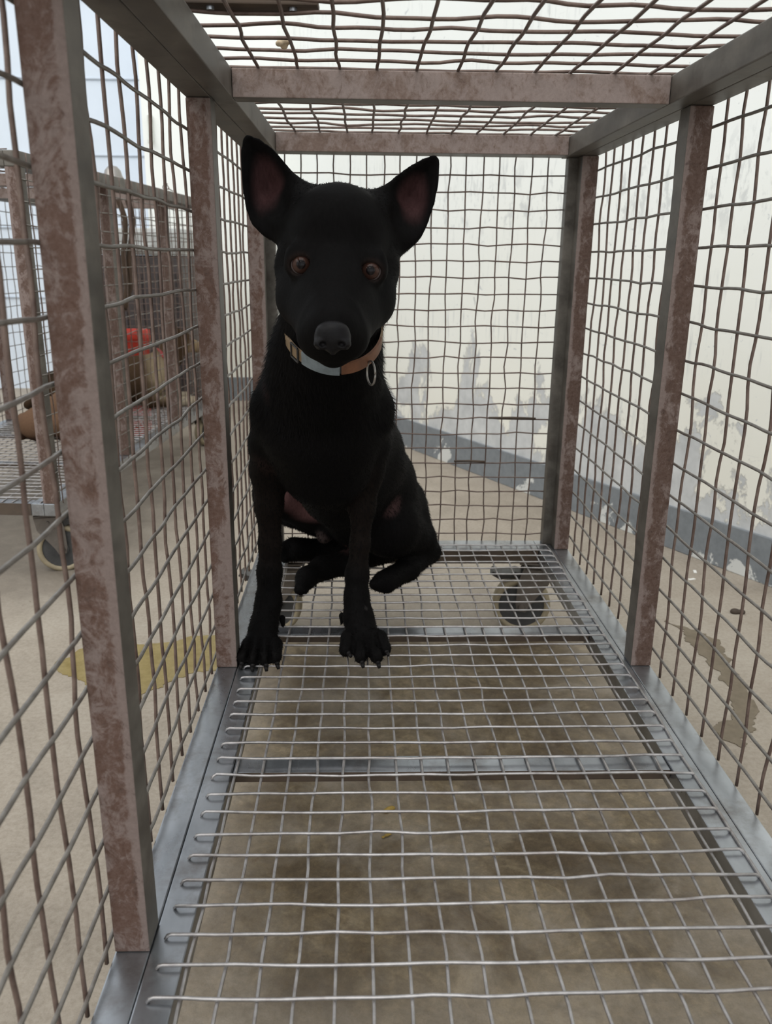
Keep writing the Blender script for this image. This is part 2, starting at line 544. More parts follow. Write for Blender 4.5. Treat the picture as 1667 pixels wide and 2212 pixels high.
def make_cage(root, fine=True):
    SD = [M_STEEL_D, M_RUST_L]
    for y in (D0, D1, D2, D3):
        for side in (0, 1):
            x0, x1 = ((-PW, 0.0) if side == 0 else (W, W + PW))
            box_obj('post', (x0, y, 0.0005), (x1, y + 0.034, ZT - 0.0005), [M_STEEL_D, M_RUST_LEFT if side == 0 else M_RUST_RIGHT], root, front=(1, -1))
    # bottom frame: an outer tube under the posts and an inner tube carrying the floor mesh
    for x0, x1, nm in ((-PW, -0.0003, 'outer_bottom_rail'), (0.0003, 0.032, 'inner_bottom_rail'),
                       (W - 0.032, W - 0.0003, 'inner_bottom_rail'), (W + 0.0003, W + PW, 'outer_bottom_rail')):
        box_obj(nm, (x0, D0, -0.032), (x1, YB, 0.0), M_STEEL, root)
    for y0, y1 in ((D0, D0 + 0.034), (0.0, 0.0305), (0.0312, YB)):
        box_obj('end_bottom_rail', (0.0325, y0, -0.032), (W - 0.0325, y1, 0.0), [M_STEEL, M_UNDER], root, front=(1, -1))
    for y in (-1.195, -0.796, -0.413):
        box_obj('floor_beam', (0.0325, y, -0.016), (W - 0.0325, y + 0.034, -0.0025), [M_STEEL, M_UNDER], root, front=(1, -1))
    # top frame
    for x0, x1, nm in ((-PW, -0.0003, 'outer_top_rail'), (0.0003, 0.0268, 'inner_top_rail'),
                       (W - 0.0268, W - 0.0003, 'inner_top_rail'), (W + 0.0003, W + PW, 'outer_top_rail')):
        box_obj(nm, (x0, D0, ZT), (x1, YB, ZTT), M_STEEL_D, root)
    for y in (D0, D1, D2, D3):
        box_obj('roof_beam', (0.0272, y, ZT), (W - 0.0272, y + 0.033, ZTT), SD, root, front=(1, -1))
    # rear frame uprights and head
    for x0, x1 in ((-0.004, 0.018), (W - 0.018, W + 0.004)):
        box_obj('rear_upright', (x0, 0.0342, 0.0005), (x1, YB - 0.002, ZT - 0.0005), M_STEEL_D, root)
    box_obj('rear_head', (0.0272, 0.0355, ZT + 0.001), (W - 0.0272, YB - 0.002, ZTT - 0.001), M_STEEL_D, root)

    # ---- wires
    panels = {'side_wire': [], 'side_wire_h': [], 'roof_wire': [], 'back_wire': [], 'floor_wire': []}
    a = 1.0 if fine else 1.3
    rows_l = [0.017 + 0.0487 * i for i in range(16)]
    rows_r = [0.028 + 0.0486 * i for i in range(16)]
    ys = [-0.539 - 0.0535 * i for i in range(20)] + [-0.539 + 0.0535 * i for i in range(1, 11)]
    ys = sorted(y for y in ys if -1.60 < y < 0.03)
    for side, rows, dy in ((0, rows_l, 0.0), (1, rows_r, -0.018)):
        xs = -PW - WR if side == 0 else W + PW + WR
        o = -1 if side == 0 else 1
        for y in ys:
            n = 33
            z = np.linspace(-0.006, ZTT - 0.002, n)
            env = np.minimum(1, np.minimum(z + .01, ZTT - z) * 14)
            pts = np.stack([xs + o * 2 * WR + wob(n, 0.0010) * env * o, y + dy + wob(n, 0.0019 * a, 2.4) * env, z], 1)
            panels['side_wire'].append(pts)
        for z0 in rows:
            n = 61
            y = np.linspace(D0 + 0.002, 0.055, n)
            pts = np.stack([xs + np.zeros(n) + wob(n, 0.0008), y, z0 + wob(n, 0.0010 * a, 2.2)], 1)
            panels['side_wire_h'].append(pts)
    zr = ZTT + WR
    for i in range(11):
        x = 0.061 + 0.0487 * i
        n = 61
        y = np.linspace(D0 + 0.003, YB, n)
        panels['roof_wire'].append(np.stack([x + wob(n, 0.0014 * a, 2.2), y, zr + wob(n, 0.0006)], 1))
    for i in range(34):
        y0 = -1.575 + 0.0487 * i
        n = 31
        x = np.linspace(0.004, W - 0.004, n)
        sag = np.sin(np.linspace(0, math.pi, n))
        panels['roof_wire'].append(np.stack([x, y0 + wob(n, 0.0032 * a, 2.6) * np.minimum(1, sag * 4), zr + 2 * WR + wob(n, 0.0010, 3)], 1))
    for i in range(17):
        x = 0.0684 + 0.0321 * (i - 1)
        n = 37
        z = np.linspace(-0.004, ZTT - 0.004, n)
        panels['back_wire'].append(np.stack([x + wob(n, 0.0016 * a, 2.2), YB + WR + wob(n, 0.0006), z], 1))
    for i in range(25):
        z0 = 0.7091 + 0.0319 * (1.3 - i) + (0.3 * 0.0319 - 0.0096)
        if z0 < 0.006: continue
        n = 31
        x = np.linspace(0.006, W - 0.006, n)
        panels['back_wire'].append(np.stack([x, YB - WR + wob(n, 0.0005), z0 + wob(n, 0.0013 * a, 2.2)], 1))
    # floor: lengthwise wires below, crosswise wires on top, sagging a little between the rails
    for i in range(18):
        x = 0.0365 + 0.0323 * i + (0.0045 if i == 17 else 0)
        n = 60
        y = np.linspace(D0 + 0.004, 0.028, n)
        sg = -0.0035 * math.sin(math.pi * min(1, max(0, (x - .03) / .54)))
        panels['floor_wire'].append(np.stack([x + wob(n, 0.0011 * a, 2.0), y, 0.0014 + sg * 0.2 + wob(n, 0.0003)], 1))
    for i in range(47):
        y0 = 0.0155 - 0.0345 * i
        x = np.concatenate([[0.0105, 0.0125], np.linspace(0.016, W - 0.016, 28), [W - 0.0125, W - 0.0105]])
        n = len(x)
        t = (x - 0.016) / (W - 0.032)
        sg = -0.0030 * np.sin(np.clip(t, 0, 1) * math.pi)
        z = 0.0052 + sg * 0.25 + wob(n, 0.0003)
        z[0] = z[-1] = 0.0008; z[1] = z[-2] = 0.0040
        panels['floor_wire'].append(np.stack([x, y0 + wob(n, 0.0009 * a, 2.4) + 0.004 * np.abs(t - .45) ** 2 * rnd.uniform(-1, 3), z], 1))
    for nm, lines in panels.items():
        mat = {'floor_wire': M_WIRE_FLOOR, 'side_wire_h': M_WIRE_GREY}.get(nm, M_WIRE_SIDE)
        if fine:
            for pts in lines:
                wire(nm.replace('_h', ''), pts, RAD[nm], mat, root)
        else:
            o = bundle(nm.replace('_h', '').replace('wire', 'mesh'), [p[::2] if len(p) > 40 else p for p in lines], 0.0017, mat, root)
            o['kind'] = 'stuff'


cage = empty('dog_cage', (0, 0, 0))  # the cage that holds the black dog
tag(cage, 'long rusty steel wire cage with the black dog sitting inside', 'cage')
make_cage(cage)
# repair rods tied along the rear mesh
for xa, xb, z0 in ((0.385, 0.452, 0.1805), (0.455, 0.555, 0.2745)):
    wire('repair_rod', [(xa, YB - 0.004, z0), ((xa + xb) / 2, YB - 0.004, z0 + 0.0008), (xb, YB - 0.004, z0 - 0.001)], 0.0024, M_UNDER, cage, 6)
make_caster(cage, (0.575, 0.030, -0.032), math.radians(180 - 8))
make_caster(cage, (0.025, 0.030, -0.032), math.radians(178))
make_caster(cage, (0.575, -1.54, -0.032), math.radians(60))
make_caster(cage, (0.025, -1.54, -0.032), math.radians(100))

c2a = math.radians(-4.3)
cage2 = empty('dog_cage', (0, 0, 0))
cage2.rotation_euler = (0, 0, c2a)
rot = Matrix.Rotation(c2a, 3, 'Z')
near_local = Vector((0.59, -1.53, 0))
cage2.location = Vector((-0.612, 0.415, 0)) - rot @ near_local
tag(cage2, 'second wire cage standing at the left behind the rusty posts, brown dogs inside', 'cage')
make_cage(cage2, False)
make_caster(cage2, (0.575, -1.545, -0.032), math.radians(20))
make_caster(cage2, (0.575, -0.03, -0.032), math.radians(70))
make_caster(cage2, (0.025, -1.545, -0.032), math.radians(200))
make_caster(cage2, (0.025, -0.03, -0.032), math.radians(120))

# ------------------------------------------------------------------ implicit-surface modelling for the animals
class Field:
    """signed distance samples on a grid; shapes are blended in, then skinned with surface nets"""
    def __init__(s, lo, hi, h):
        s.h = h
        s.lo = np.array(lo, np.float32)
        s.n = np.ceil((np.array(hi) - np.array(lo)) / h).astype(int) + 1
        s.F = np.full(s.n, 0.2, np.float32)

    def region(s, lo, hi, m):
        a = np.clip(np.floor((np.array(lo) - m - s.lo) / s.h).astype(int), 0, s.n - 1)
        b = np.clip(np.ceil((np.array(hi) + m - s.lo) / s.h).astype(int) + 1, 1, s.n)
        sl = tuple(slice(i, j) for i, j in zip(a, b))
        g = [s.lo[i] + s.h * np.arange(a[i], b[i], dtype=np.float32) for i in range(3)]
        return sl, g[0][:, None, None], g[1][None, :, None], g[2][None, None, :]

    def put(s, sl, d, k, op='add'):
        f = s.F[sl]
        if op == 'add':
            hh = np.clip(k - np.abs(f - d), 0, None) / k
            s.F[sl] = np.minimum(f, d) - hh * hh * k * 0.25
        elif op == 'cut':
            d = -d
            hh = np.clip(k - np.abs(f - d), 0, None) / k
            s.F[sl] = np.maximum(f, d) + hh * hh * k * 0.25

    def cone(s, a, b, k=0.015, op='add'):
        ra, rb = a[3], b[3]
        A, B = np.array(a[:3]), np.array(b[:3])
        m = max(ra, rb) + k + 2 * s.h
        sl, X, Y, Z = s.region(np.minimum(A, B), np.maximum(A, B), m)
        d = B - A
        L = max(float(d @ d), 1e-9)
        t = np.clip(((X - A[0]) * d[0] + (Y - A[1]) * d[1] + (Z - A[2]) * d[2]) / L, 0, 1)
        q = np.sqrt((X - A[0] - t * d[0]) ** 2 + (Y - A[1] - t * d[1]) ** 2 + (Z - A[2] - t * d[2]) ** 2)
        s.put(sl, (q - (ra + (rb - ra) * t)).astype(np.float32), k, op)

    def chain(s, pts, k=0.015):
        for a, b in zip(pts, pts[1:]): s.cone(a, b, k)

    def ell(s, c, r, k=0.012, op='add', R=None):
        m = max(r) + k + 2 * s.h
        sl, X, Y, Z = s.region(c, c, m)
        P = [X - c[0], Y - c[1], Z - c[2]]
        if R is not None:
            P = [R[i][0] * P[0] + R[i][1] * P[1] + R[i][2] * P[2] for i in range(3)]
        k0 = np.sqrt((P[0] / r[0]) ** 2 + (P[1] / r[1]) ** 2 + (P[2] / r[2]) ** 2)
        k1 = np.sqrt((P[0] / r[0] ** 2) ** 2 + (P[1] / r[1] ** 2) ** 2 + (P[2] / r[2] ** 2) ** 2) + 1e-9
        s.put(sl, (k0 * (k0 - 1) / k1).astype(np.float32), k, op)

    def ear(s, poly, y0, k=0.010, bowl=0.85, depth=0.026, th=0.0036, lean=0.0):
        poly = np.array(poly)
        lo = np.array([poly[:, 0].min(), y0 - 0.03, poly[:, 1].min()])
        hi = np.array([poly[:, 0].max(), y0 + 0.04, poly[:, 1].max()])
        sl, X, Y, Z = s.region(lo, hi, 0.02)
        PX, PZ = X[:, :, 0] + 0 * Z[0], Z[0] + 0 * X[:, :, 0]      # 2-D lattice
        d2 = np.full(PX.shape, 1e9); sgn = np.ones(PX.shape)
        n = len(poly)
        for i in range(n):
            a, b = poly[i], poly[(i + 1) % n]
            e = b - a
            t = np.clip(((PX - a[0]) * e[0] + (PZ - a[1]) * e[1]) / (e @ e), 0, 1)
            d2 = np.minimum(d2, (PX - a[0] - t * e[0]) ** 2 + (PZ - a[1] - t * e[1]) ** 2)
            cnd = (a[1] > PZ) != (b[1] > PZ)
            xi = a[0] + (PZ - a[1]) / (e[1] if abs(e[1]) > 1e-9 else 1e-9) * e[0]
            sgn = np.where(cnd & (PX < xi), -sgn, sgn)
        d = np.sqrt(d2) * sgn
        yc = y0 - 0.010 + np.minimum(depth, np.clip(-d, 0, None) * bowl) + lean * (PZ - poly[:, 1].min())
        shell = np.abs(Y - yc[:, None, :]) * 0.75 - th
        dd = d[:, None, :] + 0 * Y
        kk = 0.004
        hh = np.clip(kk - np.abs(shell - dd), 0, None) / kk
        out = np.maximum(shell, dd) + hh * hh * kk * .25
        s.put(sl, out.astype(np.float32), k)

    def mesh(s, name):
        F = s.F
        ins = F < 0
        c = ins[:-1, :-1, :-1].astype(np.int8)
        tot = np.zeros_like(c)
        for dx in (0, 1):
            for dy in (0, 1):
                for dz in (0, 1):
                    tot += ins[dx:F.shape[0] - 1 + dx, dy:F.shape[1] - 1 + dy, dz:F.shape[2] - 1 + dz]
        act = (tot > 0) & (tot < 8)
        I = np.argwhere(act)
        idx = np.full(act.shape, -1, np.int32)
        idx[act] = np.arange(len(I))
        pos = np.zeros((len(I), 3)); cnt = np.zeros(len(I))
        cor = [(a, b, c_) for a in (0, 1) for b in (0, 1) for c_ in (0, 1)]
        val = {q: F[I[:, 0] + q[0], I[:, 1] + q[1], I[:, 2] + q[2]] for q in cor}
        for q in cor:
            for ax in range(3):
                if q[ax]: continue
                p = list(q); p[ax] = 1; p = tuple(p)
                f0, f1 = val[q], val[p]
                m = (f0 < 0) != (f1 < 0)
                t = np.where(m, f0 / np.where(m, f0 - f1, 1), 0)
                e = np.tile(np.array(q, float), (len(I), 1)); e[:, ax] = t
                pos[m] += e[m]; cnt[m] += 1
        V = (I + pos / cnt[:, None]) * s.h + s.lo
        quads = []
        for ax in range(3):
            b, c_ = [(1, 2), (2, 0), (0, 1)][ax]
            sl0 = [slice(None)] * 3; sl1 = [slice(None)] * 3
            sl0[ax] = slice(0, -1); sl1[ax] = slice(1, None)
            a0, a1 = ins[tuple(sl0)], ins[tuple(sl1)]
            E = np.argwhere(a0 != a1)
            ok = (E[:, b] > 0) & (E[:, c_] > 0) & (E[:, b] < F.shape[b] - 1) & (E[:, c_] < F.shape[c_] - 1)
            E = E[ok]
            def cell(db, dc):
                G = E.copy(); G[:, b] -= db; G[:, c_] -= dc
                return idx[G[:, 0], G[:, 1], G[:, 2]]
            Q = np.stack([cell(1, 1), cell(0, 1), cell(0, 0), cell(1, 0)], 1)
            flip = ~a0[E[:, 0], E[:, 1], E[:, 2]]
            Q[flip] = Q[flip][:, ::-1]
            quads.append(Q)
        Q = np.concatenate(quads)
        # light smoothing removes the grid terraces
        nb = np.zeros_like(V); nc = np.zeros(len(V))
        for it in range(2):
            nb[:] = 0; nc[:] = 0
            for i in range(4):
                j = (i + 1) % 4
                np.add.at(nb, Q[:, i], V[Q[:, j]]); np.add.at(nc, Q[:, i], 1)
            V = V * 0.55 + 0.45 * nb / nc[:, None]
        me = bpy.data.meshes.new(name)
        me.vertices.add(len(V)); me.vertices.foreach_set('co', V.astype(np.float32).ravel())
        me.loops.add(Q.size); me.loops.foreach_set('vertex_index', Q.astype(np.int32).ravel())
        me.polygons.add(len(Q))
        me.polygons.foreach_set('loop_start', np.arange(0, Q.size, 4, dtype=np.int32))
        me.polygons.foreach_set('loop_total', np.full(len(Q), 4, np.int32))
        me.update(calc_edges=True)
        me.shade_smooth()
        return me, V, Q


def coat_mat(name, rough=0.6, spec=0.035):
    m, nt, b = new_mat(name)
    at = node(nt, 'ShaderNodeAttribute', attribute_name='coat')
    v = coords(nt)
    f = noise(nt, coords(nt, scale=(1, 1, 0.25)), 320, 4, 0.7)
    col = mix(nt, 0.6, at.outputs['Color'], ramp(nt, f, [(0.3, 0.55), (0.7, 1.3)]), 'MULTIPLY')
    nt.links.new(col, b.inputs['Base Color'])
    b.inputs['Roughness'].default_value = rough
    b.inputs['Specular IOR Level'].default_value = spec
    bump(nt, b, f, 0.35, 0.0012)
    return m


def paint(me, V, base, patches):
    """coat colour per vertex: base, then soft round patches (centre, radius, colour, amount)"""
    col = np.tile(np.array([*base, 1.0]), (len(V), 1))
    for c, r, cc, amt in patches:
        r = np.array(r if isinstance(r, tuple) else (r, r, r))
        d = np.sqrt((((V - np.array(c[:3])) / r) ** 2).sum(1))
        w = np.clip((1.15 - d) / 0.6, 0, 1); w = w * w * (3 - 2 * w) * amt
        col[:, :3] = col[:, :3] * (1 - w[:, None]) + np.array(cc) * w[:, None]
    at = me.color_attributes.new('coat', 'FLOAT_COLOR', 'POINT')
    at.data.foreach_set('color', col.astype(np.float32).ravel())
    return col


def fur(name, V, Q, n, parent, mat, length, seed=3, width=0.0005, keep=None):
    g = np.random.default_rng(seed)
    a, b, c = V[Q[:, 0]], V[Q[:, 1]], V[Q[:, 2]]
    N = np.cross(b - a, c - a); A = np.linalg.norm(N, axis=1); ok = A > 0
    sel = g.choice(np.flatnonzero(ok), n, p=A[ok] / A[ok].sum())
    q = Q[sel]
    w = g.dirichlet(np.ones(4), n)
    root = (V[q] * w[:, :, None]).sum(1)
    nr = N[sel] / A[sel][:, None]
    if keep is not None:
        m = keep(root, nr); root, nr = root[m], nr[m]
    flow = np.array([0.1, 0.35, -1.0]) + g.normal(0, 0.25, (len(root), 3))
    flow -= (flow * nr).sum(1)[:, None] * nr
    flow /= np.linalg.norm(flow, axis=1)[:, None] + 1e-6
    L = length(root) * g.uniform(0.6, 1.25, len(root))
    side = np.cross(nr, flow); side /= np.linalg.norm(side, axis=1)[:, None] + 1e-6
    mid = root + (nr * 0.32 + flow * 0.9) * L[:, None] * 0.55
    tip = root + (nr * 0.38 + flow * 0.95) * L[:, None]
    base = root - nr * 0.0006
    P = np.stack([base - side * width, base + side * width, mid + side * width * .7, mid - side * width * .7, tip], 1).reshape(-1, 3)
    k = np.arange(len(root)) * 5
    me = bpy.data.meshes.new(name)
    me.vertices.add(len(P)); me.vertices.foreach_set('co', P.astype(np.float32).ravel())
    lo = np.concatenate([np.stack([k, k + 1, k + 2, k + 3], 1), ], 1)
    tr = np.stack([k + 3, k + 2, k + 4], 1)
    loops = np.concatenate([lo.ravel(), tr.ravel()]).astype(np.int32)
    me.loops.add(len(loops)); me.loops.foreach_set('vertex_index', loops)
    me.polygons.add(2 * len(k))
    ls = np.concatenate([np.arange(len(k)) * 4, 4 * len(k) + np.arange(len(k)) * 3]).astype(np.int32)
    lt = np.concatenate([np.full(len(k), 4), np.full(len(k), 3)]).astype(np.int32)
    me.polygons.foreach_set('loop_start', ls); me.polygons.foreach_set('loop_total', lt)
    me.update(calc_edges=True)
    o = link(name, me, mat, parent)
    o['kind'] = 'stuff'
    return o


# ------------------------------------------------------------------ the black dog (joints: x, y, z, radius)
D = {
    'skull': (0.1615, -0.655, 0.6119, 0.062),
    'cheekL': (0.1215, -0.665, 0.5792, 0.035),
    'cheekR': (0.1954, -0.665, 0.5763, 0.035),
    'fore': (0.1611, -0.695, 0.6194, 0.046),
    'browL': (0.1412, -0.712, 0.5994, 0.026),
    'browR': (0.1797, -0.712, 0.5964, 0.026),
    'muz0': (0.1583, -0.735, 0.5597, 0.035),
    'muz1': (0.1574, -0.79, 0.5247, 0.0285),
    'lipL': (0.1433, -0.778, 0.5141, 0.02),
    'lipR': (0.172, -0.778, 0.5134, 0.02),
    'jawL': (0.1224, -0.695, 0.5493, 0.028),
    'jawR': (0.1937, -0.695, 0.5474, 0.028),
    'chin': (0.1573, -0.765, 0.495, 0.0145),
    'chin0': (0.1564, -0.7, 0.5269, 0.03),
    'nose': (0.1585, -0.823, 0.5164),
    'nosL': (0.1494, -0.828, 0.5104),
    'nosR': (0.1683, -0.828, 0.5097),
    'nosebr': (0.1568, -0.8, 0.5254, 0.015),
    'eyeL': (0.1227, -0.733, 0.5867),
    'eyeR': (0.1969, -0.733, 0.5813),
    'earL': [(0.1248, 0.6615), (0.116, 0.6779), (0.1041, 0.6927), (0.0886, 0.7107), (0.0716, 0.7216), (0.0581, 0.7258), (0.0525, 0.7175), (0.0503, 0.7004), (0.0508, 0.6731), (0.0535, 0.648), (0.0604, 0.6297), (0.0751, 0.6175), (0.0885, 0.6125), (0.1106, 0.6282)],
    'earR': [(0.2007, 0.6548), (0.2092, 0.669), (0.2242, 0.6828), (0.2401, 0.6944), (0.2602, 0.7046), (0.2729, 0.7077), (0.2763, 0.6998), (0.2759, 0.6784), (0.2717, 0.6556), (0.2641, 0.6325), (0.2551, 0.6184), (0.2416, 0.6079), (0.2318, 0.601), (0.214, 0.619)],
    'neck0': (0.1568, -0.615, 0.5653, 0.056),
    'neck1': (0.1479, -0.585, 0.5133, 0.058),
    'neck2': (0.1393, -0.535, 0.4668, 0.07),
    'neck3': (0.1323, -0.49, 0.4196, 0.077),
    'chest': (0.1298, -0.45, 0.3588, 0.084),
    'chestlow': (0.1302, -0.43, 0.294, 0.06),
    'mid': (0.1642, -0.27, 0.2676, 0.09),
    'loin': (0.1971, -0.15, 0.1813, 0.088),
    'pelv': (0.2221, -0.07, 0.0918, 0.08),
    'belly': (0.1512, -0.3, 0.222, 0.06),
    'belly2': (0.1735, -0.17, 0.1232, 0.05),
    'shL': (0.0667, -0.47, 0.3861, 0.037),
    'armL': (0.0541, -0.43, 0.3226, 0.036),
    'elbL': (0.045, -0.41, 0.2777, 0.03),
    'fmL': (0.0422, -0.415, 0.2183, 0.0205),
    'fm2L': (0.0424, -0.42, 0.1592, 0.0165),
    'carL': (0.0408, -0.425, 0.1141, 0.0185),
    'mcL': (0.0389, -0.435, 0.0664, 0.0195),
    'pawL': (0.0319, -0.462, 0.0288, 0.024),
    'tL0a': (0.0134, -0.492, 0.017, 0.0118),
    'tL0b': (0.0099, -0.528, 0.0031, 0.0105),
    'tL1a': (0.0262, -0.492, 0.013, 0.0118),
    'tL1b': (0.0252, -0.534, -0.0, 0.0105),
    'tL2a': (0.0412, -0.492, 0.013, 0.0118),
    'tL2b': (0.0427, -0.534, 0.0015, 0.0105),
    'tL3a': (0.0535, -0.492, 0.0169, 0.0118),
    'tL3b': (0.0569, -0.528, 0.0076, 0.0105),
    'shR': (0.1948, -0.47, 0.3834, 0.037),
    'armR': (0.1938, -0.43, 0.3231, 0.036),
    'elbR': (0.1904, -0.41, 0.2782, 0.031),
    'fmR': (0.1883, -0.415, 0.2186, 0.0195),
    'fm2R': (0.1848, -0.42, 0.1593, 0.0145),
    'carR': (0.1804, -0.425, 0.11, 0.0175),
    'mcR': (0.1797, -0.435, 0.0742, 0.0185),
    'mc2R': (0.1827, -0.447, 0.0441, 0.0225),
    'pawR': (0.1887, -0.462, 0.0284, 0.024),
    'tR0a': (0.1671, -0.49, 0.029, 0.012),
    'tR0b': (0.1638, -0.51, 0.0184, 0.011),
    'tR1a': (0.1836, -0.49, 0.0179, 0.012),
    'tR1b': (0.1866, -0.528, 0.004, 0.011),
    'tR2a': (0.2031, -0.49, 0.0194, 0.012),
    'tR2b': (0.2105, -0.528, 0.0101, 0.011),
    'tR3a': (0.2161, -0.49, 0.0289, 0.012),
    'tR3b': (0.2229, -0.51, 0.0197, 0.011),
    'cR0': (0.1711, -0.525, 0.0165),
    'cR1': (0.1901, -0.542, -0.0004),
    'cR2': (0.2139, -0.54, 0.0047),
    'cR3': (0.2261, -0.52, 0.0192),
    'cL0': (0.0075, -0.537, -0.0015),
    'cL1': (0.0249, -0.543, -0.003),
    'cL2': (0.045, -0.543, -0.0023),
    'cL3': (0.0611, -0.536, 0.004),
    'dewR': (0.1564, -0.43, 0.0397),
    'dewRt': (0.1557, -0.435, 0.0289),
    'dewL': (0.059, -0.43, 0.0358),
    'dewLt': (0.0607, -0.435, 0.0242),
    'hipR': (0.2525, -0.05, 0.1103, 0.058),
    'kneeR': (0.2401, -0.2, 0.1146, 0.054),
    'thR': (0.2747, -0.09, 0.0787, 0.046),
    'hockR': (0.3247, -0.075, 0.0221, 0.021),
    'mtR': (0.2759, -0.175, 0.0221, 0.0215),
    'hpR': (0.2296, -0.24, 0.0232, 0.021),
    'hR0a': (0.2404, -0.225, 0.0265, 0.012),
    'hR0b': (0.2192, -0.25, 0.0181, 0.01),
    'hR1a': (0.2474, -0.225, 0.0181, 0.012),
    'hR1b': (0.2363, -0.25, 0.0144, 0.01),
    'hR2a': (0.2283, -0.225, 0.0246, 0.012),
    'hR2b': (0.2107, -0.25, 0.0218, 0.01),
    'hipL': (0.1584, -0.06, 0.1228, 0.066),
    'kneeL': (0.0287, -0.15, 0.1672, 0.046),
    'thL': (0.0954, -0.1, 0.1297, 0.05),
    'hockL': (0.1533, -0.06, 0.0187, 0.022),
    'mtL': (0.1011, -0.06, 0.0207, 0.022),
    'hpL': (0.0558, -0.085, 0.0316, 0.024),
    'hL0a': (0.0467, -0.085, 0.0424, 0.013),
    'hL0b': (0.0276, -0.1, 0.0379, 0.011),
    'hL1a': (0.0446, -0.085, 0.0316, 0.013),
    'hL1b': (0.0254, -0.1, 0.0251, 0.011),
    'hL2a': (0.05, -0.085, 0.0236, 0.013),
    'hL2b': (0.0344, -0.1, 0.0182, 0.011),
    'shinL': (0.0511, -0.02, 0.0454, 0.02),
    'ta0': (0.21, -0.09, 0.0245, 0.026),
    'ta1': (0.1596, -0.145, 0.0241, 0.024),
    'ta2': (0.1113, -0.175, 0.024, 0.022),
    'ta3': (0.0845, -0.215, 0.0208, 0.0185),
    'ta4': (0.0764, -0.25, 0.0109, 0.013),
    'sheath': (0.1148, -0.14, 0.0778, 0.015),
    'sheath0': (0.1464, -0.14, 0.1137, 0.02),
    'pkThigh': (0.0973, -0.13, 0.1432),
    'pkThigh2': (0.0654, -0.17, 0.1774),
    'pkGroin': (0.1684, -0.12, 0.0692),
    'pkKnee': (0.2349, -0.24, 0.1758),
    'pkWound': (0.3006, -0.13, 0.0918),
    'pkSh': (0.0683, -0.51, 0.419),
    'pkCh': (0.1011, -0.5, 0.3583),
    'pkElb': (0.0503, -0.44, 0.3033),
    'pkElbR': (0.1868, -0.44, 0.3038),
    'colC': (0.1504, -0.59, 0.5108),
    'colF': (0.1563, -0.66, 0.461),
    'whL': (0.1374, -0.4, 0.2867),
}
BLACK = (0.0046, 0.0042, 0.0042)
BROWNB = (0.0105, 0.0075, 0.0062)
SKIN = (0.085, 0.042, 0.042)
g = D
fd = Field((-0.035, -0.87, -0.012), (0.40, 0.10, 0.765), 0.003)
# torso
fd.chain([g['neck0'], g['neck1'], g['neck2'], g['neck3'], g['chest'], g['mid'], g['loin'], g['pelv']], 0.03)
fd.chain([g['chest'], g['chestlow'], g['belly'], g['belly2']], 0.035)
# front legs
for s in 'LR':
    sh = g['sh' + s]
    mid = (g['neck3'][0] * .6 + sh[0] * .4, -0.44, 0.44, 0.05)
    fd.chain([mid, sh], 0.02)
    names = ['sh', 'arm', 'elb', 'fm', 'fm2', 'car', 'mc'] + (['mc2'] if s == 'R' else []) + ['paw']
    fd.chain([g[n + s] for n in names], 0.012)
    for i in range(4):
        a, b = g['t%s%da' % (s, i)], g['t%s%db' % (s, i)]
        a = (a[0], a[1], max(a[2], 0.0185), a[3]); b = (b[0], b[1], max(b[2], b[3] + 0.0055), b[3])
        fd.cone(g['paw' + s][:3] + (0.014,), a, 0.006)
        fd.cone(a, b, 0.003)
    for i in range(3):        # clefts between the toes
        a0, a1 = g['t%s%da' % (s, i)], g['t%s%da' % (s, i + 1)]
        b0, b1 = g['t%s%db' % (s, i)], g['t%s%db' % (s, i + 1)]
        fd.cone(((a0[0] + a1[0]) / 2, (a0[1] + a1[1]) / 2, max((a0[2] + a1[2]) / 2, 0.0185) + 0.013, 0.0022),
                ((b0[0] + b1[0]) / 2, (b0[1] + b1[1]) / 2 - 0.007, max((b0[2] + b1[2]) / 2, 0.016) + 0.001, 0.0042), 0.004, 'cut')
    # dewclaw pad
    fd.cone(g['dew' + s] + (0.006,), g['dew' + s + 't'] + (0.0035,), 0.004)
# hind legs
fd.chain([g['pelv'], g['hipR'], g['kneeR']], 0.03)
fd.chain([g['hipR'], g['thR'], g['hockR']], 0.025)
fd.chain([g['kneeR'], (0.30, -0.10, 0.055, 0.036), g['hockR'], g['mtR'], g['hpR']], 0.012)
fd.chain([g['pelv'], g['hipL'], g['thL'], g['kneeL']], 0.025)
fd.chain([g['kneeL'], (0.045, -0.05, 0.10, 0.03), (0.12, 0.0, 0.04, 0.022), g['hockL'], g['mtL'], g['hpL']], 0.010)
for s in 'RL':
    for i in range(3):
        fd.cone(g['h%s%da' % (s, i)], g['h%s%db' % (s, i)], 0.006)
fd.chain([g['ta%d' % i] for i in range(5)], 0.012)
fd.cone(g['sheath0'], g['sheath'], 0.012)
# head
fd.ell(g['skull'][:3], (0.066, 0.066, 0.062), 0.02)
fd.ell(g['fore'][:3], (0.052, 0.046, 0.048), 0.02)
for s in 'LR':
    fd.cone(g['cheek' + s], g['jaw' + s], 0.02)
    fd.cone(g['jaw' + s], g['lip' + s], 0.018)
    fd.cone(g['brow' + s], g['fore'], 0.014)
fd.cone(g['muz0'], g['muz1'], 0.02)
fd.cone(g['skull'][:3] + (0.045,), g['muz0'], 0.02)
fd.cone(g['muz1'], g['nosebr'], 0.012)
fd.cone(g['lipL'], g['lipR'], 0.012)
fd.cone(g['chin0'], g['chin'], 0.016)
# mouth crease between the upper lips and the chin
cx, cy, cz = g['chin'][:3]
for s in (-1, 1):
    fd.cone((cx + s * 0.003, cy - 0.020, cz + 0.0125, 0.0018), (cx + s * 0.030, cy - 0.012, cz + 0.004, 0.0018), 0.002, 'cut')
